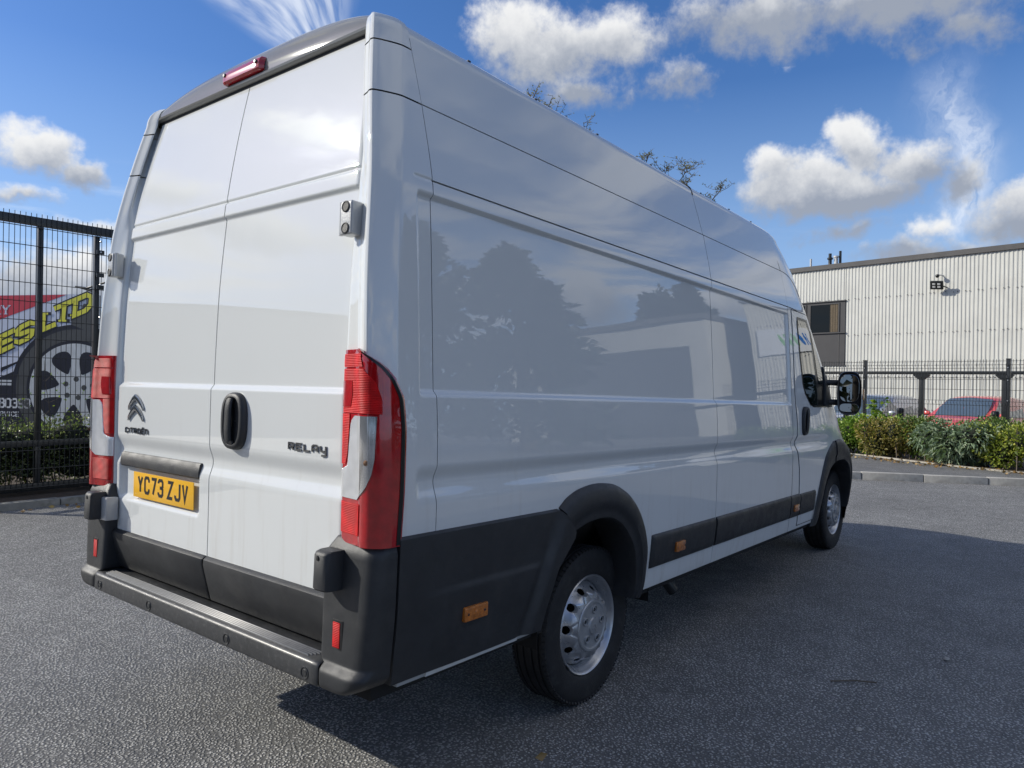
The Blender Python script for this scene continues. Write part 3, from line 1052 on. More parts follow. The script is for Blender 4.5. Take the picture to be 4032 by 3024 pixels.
# plate, light bar, lettering
PT = 0.010
plate_x = lambda y, z: float(rear_x(z)) + .024 - .006 + (z - .95) * 0.02
b = B()
b.box((0, 0, 0), (.004, .520, .111))
pl = b.make('number_plate', M['yellow'], doors[1], bevel=.0015, loc=(.082, .384, .9515))
pl.rotation_euler = (0, R(-1.0), 0)
b = B()
tot = 7 * .050 + 5 * .011 + .033
text(b, 'YC73', .079, .050, .011, .0135, lambda u, v, d: (-.0022 - d, tot / 2 - u, v - .035), 0, .0006)
text(b, 'ZJV', .079, .050, .011, .0135, lambda u, v, d: (-.0022 - d, tot / 2 - u - (4 * .061 + .022), v - .035), 0, .0006)
b.make('plate_lettering', M['ink'], pl, smooth=None)
b = B()
P = []
for y in np.concatenate([[.070], np.linspace(.075, .762, 12), [.767]]):
    e = .012 if y in (.070, .767) else 0
    P.append([(.105, y, 1.088 - e * .3), (.082 + e, y, 1.087 - e * .3), (.076 + e, y, 1.080), (.071 + e, y, 1.050), (.072 + e, y, 1.030), (.080 + e, y, 1.024), (.11, y, 1.024)])
b.sheet(np.array(P), (.02, 0, 0))
b.make('plate_light_bar', M['plastic'], doors[1], smooth=40)

# door badges
b = B()
for dz_ in (0.0, -.047):
    for sg in (-1, 1):
        pts = [(0, 0), (.030, -.016), (.054, -.036), (.070, -.054), (.070, -.072), (.050, -.053), (.026, -.037), (0, -.024)]
        b.prism([(sg * u, v) for u, v in pts], lambda u, v, d: (rear_pt(.620, 1.30)[0] - d - .004 * (1 - abs(u) / .08), .618 - u, 1.350 + dz_ * 1.0 + v), -.002, .008)
b.make('chevron_badge', M['chrome_mid'], doors[1], bevel=.0025, smooth=25)
b = B()
fx_ = rear_pt(.6, 1.19)[0]
text(b, 'CITROeN', .026, .029, .0065, .0062, lambda u, v, d: (fx_ - d, .722 - u, 1.175 + v), -.002, .004)
b.make('badge_lettering', M['badge'], doors[1], smooth=None)
b = B()
fx_ = rear_pt(-.6, 1.19)[0]
text(b, 'RELAy', .028, .035, .009, .0066, lambda u, v, d: (fx_ - d, -.520 - u, 1.184 + v), -.002, .0045)
b.make('badge_lettering', M['badge'], doors[-1], smooth=None)


def oval_handle(name, parent, cx_fn, cy, cz, hw, hh, sgn, tilt=0.0, axis='rear'):
    """recessed pull handle: bezel ring, dark cup, grip bar; cx_fn(u,v,out)->point"""
    n = 40
    def sup(a, rw, rh, p=2.7):
        c, s_ = math.cos(a), math.sin(a)
        return (rw * math.copysign(abs(c) ** (2 / p), c), rh * math.copysign(abs(s_) ** (2 / p), s_))
    rings = [(1.0, 1.0, -.004), (1.0, 1.0, .006), (.95, .97, .016), (.86, .92, .022), (.72, .84, .022), (.66, .80, .016), (.58, .74, .006), (.3, .5, .003), (.02, .02, .0025)]
    b = B()
    P = []
    for fw, fh, o in rings:
        P.append([cx_fn(*sup(2 * math.pi * k / n, hw * fw, hh * fh), o) for k in range(n)])
    b.grid(np.array(P), wrap=True)
    h = b.make(name, M['plastic'], parent, smooth=50)
    b = B()
    P = []
    for v in np.linspace(-.86, .86, 14):
        bow = .022 * (1 - (v / .9) ** 4)
        w_ = hw * .30
        u0 = sgn * hw * .28
        P.append([cx_fn(u0 + w_ * math.cos(a) * .9, v * hh, .006 + bow * .6 + .010 * math.sin(a)) for a in np.linspace(0, 2 * math.pi, 13)[:-1]])
    b.grid(np.array(P), wrap=True)
    b.make('grip', M['plastic'], h, smooth=60)
    return h


oval_handle('door_handle', doors[-1], lambda u, v, o: (rear_pt(-.18, 1.3)[0] - o - .002, -.186 - u, 1.268 + v), 0, 0, .077, .107, -1)

b = B()
b.lathe([(.0001, -.004), (.011, -.004), (.013, -.001), (.013, .006)], 20, lambda p: (rear_pt(-.18, 1.185)[0] - .020 + p[1], -.186 + p[0], 1.183 + p[2]))
b.make('door_lock', M['black'], doors[-1], smooth=40)

# --- tail lamps
def lamp_path(z, n=60):
    X, Y = float(rear_x(z)), float(_ys(z))
    xo = float(lin([.92, .95, 1.09, 1.288, 1.377, 1.435, 1.482, 1.508, 1.525], [.126, .127, .135, .139, .133, .098, .052, .020, -.005])(z))
    ctrl = np.array([(X + .030, .822), (X - .006, .826), (X - .022, .840), (X - .040, Y - .085), (X - .049, Y - .058), (X - .047, Y - .038), (X - .030, Y - .014), (X - .006, Y + .004),
                     (X + .02, Y + .009), (max(xo, X + .024) if xo > X + .03 else xo, Y + .009)])
    if xo < X + .03:            # the sloping head of the lamp stops short on the side
        keep = [i for i in range(len(ctrl) - 1) if ctrl[i, 0] < xo or i < 4]
        last = min(len(ctrl) - 2, max(keep) + 1)
        yy__ = np.interp(xo, [X - .047, X - .030, X - .006, X + .02, X + .05], [Y - .038, Y - .014, Y + .004, Y + .009, Y + .009])
        ctrl = np.vstack([ctrl[:max(keep) + 1], [(xo, yy__)]])
    k = np.concatenate([[0], np.cumsum(np.linalg.norm(np.diff(ctrl, axis=0), axis=1))])
    t = np.linspace(0, k[-1], n)
    return np.stack([spline(k, ctrl[:, 0])(t), spline(k, ctrl[:, 1])(t)], 1), t


def lamp_pt(z, a, s, out=0.0):
    p, t = lamp_path(z)
    a = a + .036                                  # a = 0 at the inner edge of the lens
    x, y = np.interp(a, t, p[:, 0]), np.interp(a, t, p[:, 1])
    x2, y2 = np.interp(a + .004, t, p[:, 0]), np.interp(a + .004, t, p[:, 1])
    x1, y1 = np.interp(a - .004, t, p[:, 0]), np.interp(a - .004, t, p[:, 1])
    nx, ny = -(y2 - y1), (x2 - x1)
    l = math.hypot(nx, ny) + 1e-9
    return (x + nx / l * out, s * (y + ny / l * out), z)


def lens(name, s, zs, lo, hi, out, mat, parent, n=14, rim=.004):
    fl, fh = lin(*zip(*lo)), lin(*zip(*hi))
    zr = stations(zs[0], zs[1], .014)
    P = []
    for z in zr:
        P.append([lamp_pt(z, a, s, out) for a in np.linspace(float(fl(z)), float(fh(z)), n)])
    P = np.array(P)
    b = B()
    b.sheet(P, (rim * 1.2, -s * rim * .6, 0))
    return b.make(name, mat, parent, smooth=45)


for s in (-1, 1):
    zs = stations(.922, 1.522, .014)
    P = []
    for z in zs:
        p, t = lamp_path(z)
        P.append([(x, s * y, z) for x, y in p])
    b = B()
    b.sheet(np.array(P), (.02, -s * .012, 0))
    tl = b.make('tail_lamp', M['red'], VAN, smooth=45)
    # black outer border on the side
    zl = np.linspace(.926, 1.512, 30)
    ends = [(z, float(lamp_path(z)[1][-1]) - .036) for z in zl]
    lens('lamp_border', s, (.926, 1.512), [(z, e - .016) for z, e in ends], [(z, e - .002) for z, e in ends], .0015, M['black'], tl, 5)
    lens('brake_lens', s, (1.325, 1.462), [(1.325, .008), (1.462, .012)], [(1.325, .208), (1.37, .205), (1.42, .185), (1.462, .142)], .0025, M['redbright'], tl)
    lens('brake_lens', s, (1.165, 1.323), [(1.165, .006), (1.323, .008)], [(1.165, .048), (1.20, .060), (1.30, .068), (1.323, .068)], .0025, M['redbright'], tl, 7)
    lens('position_lens', s, (1.468, 1.508), [(1.468, .012), (1.508, .020)], [(1.468, .140), (1.508, .128)], .0025, M['redbright'], tl, 8)
    lens('inner_reflector', s, (1.345, 1.425), [(1.345, .018), (1.425, .022)], [(1.345, .075), (1.39, .085), (1.425, .080)], .004, M['red'], tl, 8)
    lens('reversing_lens', s, (1.062, 1.318), [(1.062, .006), (1.153, .006), (1.162, .062), (1.30, .076), (1.318, .098)], [(1.062, .118), (1.075, .138), (1.318, .138)], .0028, M['clear'], tl, 12)
    lens('reversing_lens_side', s, (1.078, 1.318), [(1.078, .1385), (1.318, .1385)], [(1.078, .142), (1.10, .165), (1.14, .183), (1.19, .191), (1.318, .194)], .0028, M['clear_side'], tl, 8)
    lens('fog_lens', s, (.952, 1.048), [(.952, .012), (1.048, .010)], [(.952, .130), (1.048, .135)], .0025, M['redbright'], tl, 10)
    b = B()
    b.lathe([(.0001, -.004), (.007, -.003), (.009, .003)], 14, lambda p: tuple(Vector(lamp_pt(1.178, .168, s, .003)) + Vector((p[0], s * -p[1], p[2]))))
    b.make('bulb', M['bulb'], tl)

# --- rear bumper: corner columns
def bump_plan(z, s, n=40):
    xr = float(lin([.466, .472, .480, .50, .524, .533, .541, .552, .75, .90, .935], [.022, .006, -.001, -.003, -.003, .001, .010, .022, .027, .034, .055])(z))
    yi = .816 if z < .548 else float(lin([.548, .56, .88, .905, .935], [.800, .792, .785, .800, .815])(z))
    Y = float(_ys(max(z, .46))) + .006 - float(lin([.466, .476, .49, .9, .935], [.016, .004, 0, 0, .012])(z))
    ctrl = np.array([(.11, yi - .004), (xr + .014, yi - .002), (xr + .003, yi + .006), (xr, yi + .022), (xr + .001, Y - .072), (xr + .004, Y - .046), (xr + .018, Y - .021), (xr + .044, Y - .005), (.122, Y)])
    k = np.arange(len(ctrl))
    t = np.linspace(0, len(ctrl) - 1, n)
    return np.stack([spline(k, ctrl[:, 0])(t), s * spline(k, ctrl[:, 1])(t)], 1)


for s in (-1, 1):
    zs = [.466, .469, .473, .480, .49, .505, .520, .526, .531, .536, .541, .546, .551, .556, .564] + list(stations(.58, .88, .05)) + [.895, .908, .920, .928, .934]
    P = [[(x, y, z + .034 * float(sstep(.90, 1.02, abs(y))) * float(sstep(.53, .47, z))) for x, y in bump_plan(z, s)] for z in zs]
    cen = np.array([.10, s * .90, .934])
    top_ = np.array(P[-1])
    for sh, up in ((.8, .003), (.4, .004), (.05, .004)):
        ring = cen + (top_ - cen) * sh
        ring[:, 2] = .934 + up
        P.append([tuple(p) for p in ring])
    b = B()
    b.grid(np.array(P))
    bc = b.make('rear_bumper_corner', M['plastic'], VAN, smooth=50)
    # reflector in a recess
    b = B()
    b.box((.0265, s * .874, .640), (.006, .050, .092))
    b.make('reflector_recess', M['black'], bc, bevel=.002)
    b = B()
    b.box((.0245, s * (.874 - .004), .640), (.006, .034, .078))
    b.make('reflector', M['redbright'], bc, bevel=.002)

# --- rear step
b = B()
prof = [(.10, .470), (.010, .468), (.002, .472), (-.001, .480), (-.001, .533), (.001, .539), (.006, .5435), (.014, .546), (.095, .549), (.125, .549)]
P = []
for y in np.concatenate([[-.8135, -.812, -.806], np.linspace(-.78, .78, 14), [.806, .812, .8135]]):
    e = max(0, abs(y) - .806) * .5
    P.append([(x + e, y, z - (e if z > .5 else -e)) for x, z in prof])
b.sheet(np.array(P), (0, 0, 0))
step = b.make('rear_step', M['step_plastic'], VAN, smooth=50)
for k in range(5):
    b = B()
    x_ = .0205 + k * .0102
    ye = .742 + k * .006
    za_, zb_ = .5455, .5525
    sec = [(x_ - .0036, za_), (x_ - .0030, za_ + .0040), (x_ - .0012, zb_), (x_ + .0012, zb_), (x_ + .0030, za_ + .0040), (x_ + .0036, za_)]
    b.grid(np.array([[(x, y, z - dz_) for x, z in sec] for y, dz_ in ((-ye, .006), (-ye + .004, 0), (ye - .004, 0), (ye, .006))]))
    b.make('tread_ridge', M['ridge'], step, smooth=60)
for y in (.751, .292, -.292, -.751):
    b = B()
    b.lathe([(.0001, -.002), (.010, -.002), (.0115, .0), (.0125, .0012), (.0155, .001), (.0165, -.002), (.019, -.0025), (.021, .002)], 24,
            lambda p: (-.001 + p[1], y + p[0], .500 + p[2]))
    b.make('parking_sensor', M['plastic'], step, smooth=30)
b = B()
b.box((.10, 0, .505), (.12, 1.60, .07))
b.make('bumper_core', M['dark'], VAN)

# --- hinges
for s in (-1, 1):
    b = B()
    b.box((.052, s * .842, 1.937), (.050, .058, .108))
    h = b.make('door_hinge', M['hinge'], VAN, bevel=.010, segs=3)
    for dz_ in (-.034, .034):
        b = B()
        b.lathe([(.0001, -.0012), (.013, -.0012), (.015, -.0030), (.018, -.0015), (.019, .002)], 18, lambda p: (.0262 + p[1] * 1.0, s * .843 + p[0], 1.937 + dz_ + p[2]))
        b.make('hinge_socket_shade', M['plastic'], h)  # proud dark disc stands in for the shade of a deep socket
    b = B()
    b.tube([(.040, s * .808, 1.885), (.040, s * .808, 1.99)], .008, 10)
    b.make('hinge_pin', M['hinge'], h)
    b = B()
    b.box((.045, s * .800, .828), (.055, .070, .105))
    h2 = b.make('door_hinge', M['hinge'], VAN, bevel=.008, segs=2)
    b = B()
    P = []
    for z, gx in ((.780, .006), (.786, 0), (.80, 0), (.888, .002), (.897, .008), (.901, .02)):
        P.append([(.06, s * .812, z), (-.018 + gx, s * .812, z), (-.030 + gx, s * .817, z), (-.034 + gx, s * .828, z), (-.034 + gx, s * .864, z), (-.029 + gx, s * .874, z), (-.014, s * .880, z), (.05, s * .882, z)])
    b.grid(np.array(P))
    b.f.append(tuple(range(8)))
    b.f.append(tuple(5 * 8 + i for i in range(8)))
    cpz = b.make('hinge_cap', M['plastic'], VAN, smooth=40)
    b = B()
    b.lathe([(.0001, -.0005), (.006, -.0005), (.0075, .004)], 14, lambda p: (-.0345 + p[1], s * .840 + p[0] * .8, .880 + p[2] * 1.2))
    b.make('cap_hole', M['black'], cpz)


# --- lower cladding behind the rear wheel
clad_hi = lin([.49, .567, .714, .835, .90, .930, .948], [.880, .905, .963, 1.088, 1.040, 1.005, .975])


def clad_disp(x, z):
    x, z = np.asarray(x, float), np.asarray(z, float)
    rl = np.interp(z, [.49, .586, .807, .924], [.775, .815, .914, .985])
    d = .022 * sstep(-.012, .05, x - rl)
    d = d + .007 * (1 - sstep(.735, .762, z)) * (1 - sstep(-.05, 0, x - rl)) * sstep(.18, .5, x)
    d = d - .010 * sstep(.938, .948, z)
    return d


for s in (-1, 1):
    side_patch('lower_cladding', s, .1285, clad_hi, .490, .9475, M['plastic'], [(.75, 1.05, 30)], [(.73, .765, 8), (.936, .9475, 5)], disp=clad_disp, off=.010, stepz=.025, flange=.03)


# --- wheel arch mouldings
def moulding(name, s, outer, inner, n=60, bulge=.030, depth=.14, lim=None):
    def resample(pl):
        pl = np.array(pl, float)
        k = np.concatenate([[0], np.cumsum(np.linalg.norm(np.diff(pl, axis=0), axis=1))])
        k /= k[-1]
        t = np.linspace(0, 1, n)
        return np.stack([spline(k, pl[:, 0])(t), spline(k, pl[:, 1])(t)], 1)
    O, I = resample(outer), resample(inner)
    prof = [(0.0, -.012), (0.0, .004), (.06, .014), (.2, bulge * .9), (.45, bulge), (.62, bulge * .96), (.70, bulge * .60), (.85, bulge * .52), (.97, bulge * .45), (1.0, bulge * .25), (1.0, -.03), (1.0, -depth)]
    P = []
    for o, i in zip(O, I):
        row = []
        for w, out in prof:
            p = o + (i - o) * w
            row.append((p[0], s * (float(Yf(p[0], max(p[1], .3))) + out), p[1]))
        P.append(row)
    b = B()
    b.sheet(np.array(P), (0, -s * .02, 0))
    return b.make(name, M['plastic'], VAN, smooth=40)


for s in (-1, 1):
    moulding('wheel_arch', s, R_OUT, R_IN)
    moulding('wheel_arch', s, F_OUT, F_IN, bulge=.022)
    b = B()   # seam between front arch pieces
    p0_, p1_ = (5.03, 1.094), (5.06, .915)
    b.tube([(p0_[0] + (p1_[0] - p0_[0]) * t, s * (float(Yf(5.04, 1.0)) + o), p0_[1] + (p1_[1] - p0_[1]) * t) for t, o in ((0, .012), (.2, .022), (.45, .0235), (.62, .023), (.75, .014), (1, .010))], .006, 6)
    b.make('arch_seam', M['dark'], VAN)
    # wheel housings
    for (cx_, cz_, r_), wd in ((ARCH_R, .40), (ARCH_F, .42)):
        b = B()
        th = np.linspace(R(-4), R(184), 24)
        yo = .975 if cx_ < 3 else .90
        b.grid(np.array([[(cx_ + (r_ + .03) * math.cos(t), s * y, cz_ + (r_ + .03) * math.sin(t)) for t in th] for y in (yo, yo - wd)]))
        b.f.append(tuple(len(th) + i for i in range(len(th))))
        b.make('wheel_housing', M['dark'], VAN, smooth=60)

# --- rub strips and side markers
for s in (-1, 1):
    for xa, xb in ((1.800, 2.573), (2.586, 3.906), (3.922, 4.124), (4.140, 4.508)):
        xs = np.concatenate([[xa, xa + .004, xa + .014], np.linspace(xa + .03, xb - .03, 8), [xb - .014, xb - .004, xb]])
        P = []
        for z, e in ((.566, -.004), (.568, .006), (.578, .012), (.60, .0145), (.70, .015), (.716, .0125), (.728, .0075), (.734, -.002)):
            row = []
            for x in xs:
                dd = min(x - xa, xb - x)
                f = 1.0 if (dd > .012 or xa > 1.9) else (dd / .012) ** .5
                row.append((x, s * (float(Yf(x, z)) + e * f), z + (0 if xa > 1.9 or dd > .012 else (.012 - dd) * (.65 - z) * .6)))
            P.append(row)
        b = B()
        b.sheet(np.array(P), (0, -s * .012, 0))
        b.make('rub_strip', M['plastic'], VAN, smooth=40)
    for cx_, w_, z_, h_, off in ((.486, .122, .647, .050, .018), (2.10, .105, .640, .052, .016), (4.03, .100, .638, .050, .016)):
        b = B()
        y_ = float(Yf(cx_, z_)) + off
        b.box((cx_, s * y_, z_), (w_, .020, h_))
        mk = b.make('side_marker', M['amber'], VAN, bevel=.006, segs=2)
        for dx_ in (-.042, .0, .042):
            b = B()
            b.lathe([(.0001, -.0015), (.004, -.0015), (.006, .001)], 12, lambda p: (cx_ + dx_ + p[0] * (1.5 if dx_ == 0 else 1), s * (y_ + .0095 - p[1]), z_ + p[2] * (2.0 if dx_ == 0 else 1)))
            b.make('marker_lens', M['amber'] if dx_ == 0 else M['black'], mk)

# --- lower white chassis edge under cladding and underbody
b = B()
for s in (-1, 1):
    b = B()
    b.box((.52, s * .980, .4815), (.70, .02, .025))
    b.make('sill_edge', M['hinge'], VAN)
b = B()
b.box((.55, 0, .46), (.90, 1.90, .05))
b.box((3.2, 0, .46), (2.9, 1.94, .05))
b.box((1.36, 0, .62), (1.0, 1.1, .30))
b.box((5.2, 0, .50), (1.6, 1.06, .30))
b.tube([(1.45, -.75, .352), (1.45, .75, .352)], .05, 12)
b.tube([(5.589, -.75, .446), (5.589, .75, .446)], .04, 12)
for y in (-.42, .42):
    b.box((2.6, y, .40), (4.6, .09, .12))
b.box((.62, 0, .38), (.66, .62, .16))
b.make('underbody', M['dark'], VAN)
b = B()
b.tube([(2.10, -.60, .47), (2.22, -.76, .46), (2.30, -.83, .415), (2.365, -.87, .325)], .031, 16)
b.make('exhaust_pipe', M['steel_black'], VAN, smooth=60)

# --- cab shell
b = B()
zs = stations(.468, 2.5985, .045, [(.95, 1.2, 14), (2.09, 2.115, 3)])
P = []
for z in zs:
    xs_ = float(lin([.3, 2.1, 2.37, 2.6], [3.950, 3.950, 3.950, 3.866])(z))
    x0, L, n_ = float(_x0(z)), float(_L(z)), float(_n(z))
    xs_ = min(xs_, x0 - .02)
    row = [(x, float(_ys(z)) + float(side_disp(x, z)) * (1 if x < 4.9 else 0), z) for x in np.linspace(xs_, x0, 16)[:-1]]
    for t in np.linspace(0, math.pi / 2, 30):
        x = x0 + L * math.sin(t) ** (2 / n_)
        dd = float(side_disp(x, z)) * (1 - float(sstep(4.5, 5.0, x)))
        row.append((x, (float(_ys(z)) + dd) * max(0, math.cos(t)) ** (2 / n_), z))
    P.append(row)
P = np.array(P)
for s in (-1, 1):
    Q = P * np.array([1, s, 1])
    cx_ = (Q[:-1, :-1, 0] + Q[1:, 1:, 0]) / 2
    cz_ = (Q[:-1, :-1, 2] + Q[1:, 1:, 2]) / 2
    cy_ = np.abs(Q[:-1, :-1, 1] + Q[1:, 1:, 1]) / 2
    keep = ~(inside(HOLE_F, cx_, cz_) & (cy_ > .70))
    fs = [(j * Q.shape[1] + i, j * Q.shape[1] + i + 1, (j + 1) * Q.shape[1] + i + 1, (j + 1) * Q.shape[1] + i) for j in range(Q.shape[0] - 1) for i in range(Q.shape[1] - 1) if keep[j, i]]
    b.add(Q.reshape(-1, 3), fs)
cab = b.make('cab_body', M['paint'], VAN, smooth=40)


for s in (-1, 1):
    for pts in ([(3.952, 2.366), (4.02, 2.364), (4.084, 2.357), (4.16, 2.342), (4.227, 2.318), (4.29, 2.278), (4.34, 2.225)],
                [(3.952, 2.100), (4.07, 2.099), (4.16, 2.092), (4.254, 2.074), (4.33, 2.046), (4.41, 1.995)]):
        b = B()
        kx = np.linspace(0, 1, len(pts))
        tt = np.linspace(0, 1, 18)
        b.tube([(x, s * (float(Yf(x, z)) - .0008), z) for x, z in zip(np.interp(tt, kx, [p[0] for p in pts]), np.interp(tt, kx, [p[1] for p in pts]))], .0028, 6)
        b.make('cab_joint', M['seal'], VAN)


def front_pt(z, t, out):
    x0, L, n_ = float(_x0(z)), float(_L(z)), float(_n(z))
    return (x0 + (L + out) * math.sin(abs(t)) ** (2 / n_), math.copysign((float(_ys(z)) + out) * max(0, math.cos(t)) ** (2 / n_), t), z)


def front_patch(name, z0, z1, t0, mat, out, parent=VAN, t1=None):
    rows = []
    for z in stations(z0, z1, .05):
        tt = np.linspace(t0, math.pi / 2, 16)
        row = [front_pt(z, t, out) for t in tt] + [tuple(np.array(front_pt(z, t, out)) * np.array([1, -1, 1])) for t in tt[::-1][1:]]
        rows.append(row)
    b = B()
    b.sheet(np.array(rows), (-.01, 0, 0))
    return b.make(name, mat, parent, smooth=40)


front_patch('windscreen', 1.52, 2.12, .62, M['glass'], .006)
front_patch('front_bumper', .34, .66, .42, M['plastic'], .018)
front_patch('grille', .72, .90, 1.15, M['black'], .010)
for s in (-1, 1):
    b = B()
    rows = []
    for z in stations(.86, 1.06, .03):
        rows.append([tuple(np.array(front_pt(z, t, .008)) * np.array([1, s, 1])) for t in np.linspace(.55, .95, 10)])
    b.sheet(np.array(rows), (-.01, 0, 0))
    b.make('headlamp', M['clear'], VAN, smooth=40)

# --- front doors
dl = lambda z: xB(z) + .004
dr = lin([.50, .70, .886, .99, 1.03, 1.07, 1.12, 1.33, 1.45, 1.58, 1.735, 1.90, 2.0, 2.045, 2.082],
         [4.492, 4.585, 4.70, 4.78, 4.86, 4.96, 4.978, 4.968, 4.93, 4.835, 4.70, 4.545, 4.43, 4.345, 4.20])
for s in (-1, 1):
    side_patch('door_seal', s, lambda z: dl(z) - .006, lambda z: dr(z) + .007, .490, 2.090, M['seal'], fz=[(1.022, 1.172, 16)], off=.0015, disp=lambda x, z: side_disp(x, z) * (1 - sstep(4.5, 5.0, x)), flange=.01)
    fd = side_patch('front_door', s, dl, dr, .497, 2.082, M['paint'], fz=[(1.022, 1.172, 16), (1.376, 1.41, 6)], off=.0045, stepz=.03, disp=lambda x, z: side_disp(x, z) * (1 - sstep(4.5, 5.0, x)), flange=.012)
    side_patch('window_trim', s, lin([1.372, 1.385, 1.401, 1.468, 1.542, 1.749, 2.0, 2.043], [4.52, 4.44, 4.355, 4.255, 4.200, 4.153, 4.118, 4.135]),
               lin([1.372, 1.40, 1.50, 1.58, 1.735, 1.90, 2.0, 2.043], [4.80, 4.86, 4.85, 4.79, 4.665, 4.505, 4.39, 4.285]), 1.372, 2.043, M['black'], disp=None, off=.0075, stepz=.02, flange=.006, parent=fd)
    side_patch('door_window', s, lin([1.385, 1.401, 1.468, 1.542, 1.749, 1.98, 2.02], [4.48, 4.380, 4.272, 4.216, 4.169, 4.131, 4.142]),
               lin([1.385, 1.474, 1.783, 1.97, 2.02], [4.562, 4.560, 4.470, 4.395, 4.27]), 1.385, 2.02, M['glass'], disp=None, off=.0095, stepz=.03, flange=.003, parent=fd)
    side_patch('quarter_window', s, lin([1.56, 1.60, 1.783, 1.965], [4.600, 4.588, 4.520, 4.452]), lin([1.56, 1.60, 1.70, 1.965], [4.71, 4.735, 4.665, 4.462]), 1.56, 1.965, M['glass'], disp=None, off=.0095, stepz=.03, flange=.003, parent=fd)
    oval_handle('door_handle', fd, lambda u, v, o: (4.205 + u + v * .1, s * (float(Yf(4.2, 1.27)) + .006 + o), 1.268 + v), 0, 0, .066, .108, 1)

# --- door mirrors
for s in (-1, 1):
    mr = empty('door_mirror', (0, 0, 0), parent=VAN)
    C0 = Vector((4.90, s * 1.165, 1.492))
    yaw = Matrix.Rotation(-s * R(11), 3, 'Z')

    def ring(fx, w, h, z0, n=28, p=3.2):
        out_ = []
        for k in range(n):
            a = 2 * math.pi * k / n
            c, q = math.cos(a), math.sin(a)
            v = yaw @ Vector((fx, s * w * math.copysign(abs(c) ** (2 / p), c), z0 + h * math.copysign(abs(q) ** (2 / p), q)))
            out_.append(C0 + v)
        return out_
    b = B()
    b.grid(np.array([ring(-.044, .076, .160, 0), ring(-.052, .088, .173, 0), ring(-.040, .092, .177, 0), ring(.03, .088, .168, 0), ring(.07, .068, .14, .0), ring(.088, .034, .08, 0), ring(.090, .004, .006, 0)]), wrap=True)
    b.make('mirror_housing', M['black'], mr, smooth=50)
    b = B()
    b.grid(np.array([ring(-.043, .080, .163, 0), ring(-.042, .004, .006, 0)]), wrap=True)
    b.make('mirror_back', M['dark'], mr, smooth=None)
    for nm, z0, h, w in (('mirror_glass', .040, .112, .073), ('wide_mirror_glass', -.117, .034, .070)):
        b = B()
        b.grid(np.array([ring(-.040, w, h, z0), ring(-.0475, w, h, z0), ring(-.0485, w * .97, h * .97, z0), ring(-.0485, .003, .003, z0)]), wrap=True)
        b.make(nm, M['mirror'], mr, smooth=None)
    for z in (1.415, 1.575):
        b = B()
        b.tube([(4.82, s * .975, z), (4.86, s * 1.03, z + .002), (4.90, s * 1.10, z)], [.030, .024, .026], 10)
        b.make('mirror_arm', M['plastic'], mr, smooth=60)
    b = B()
    b.prism([(4.72, 1.385), (4.93, 1.375), (4.90, 1.50), (4.76, 1.70), (4.735, 1.70), (4.75, 1.52)], lambda u, v, d: (u, s * (float(Yf(u, v)) + d), v), -.01, .022)
    b.make('mirror_mount', M['plastic'], mr, bevel=.006)
    b = B()
    b.box((4.935, s * 1.262, 1.485), (.045, .008, .09))
    b.make('indicator', M['amber'], mr, bevel=.003)

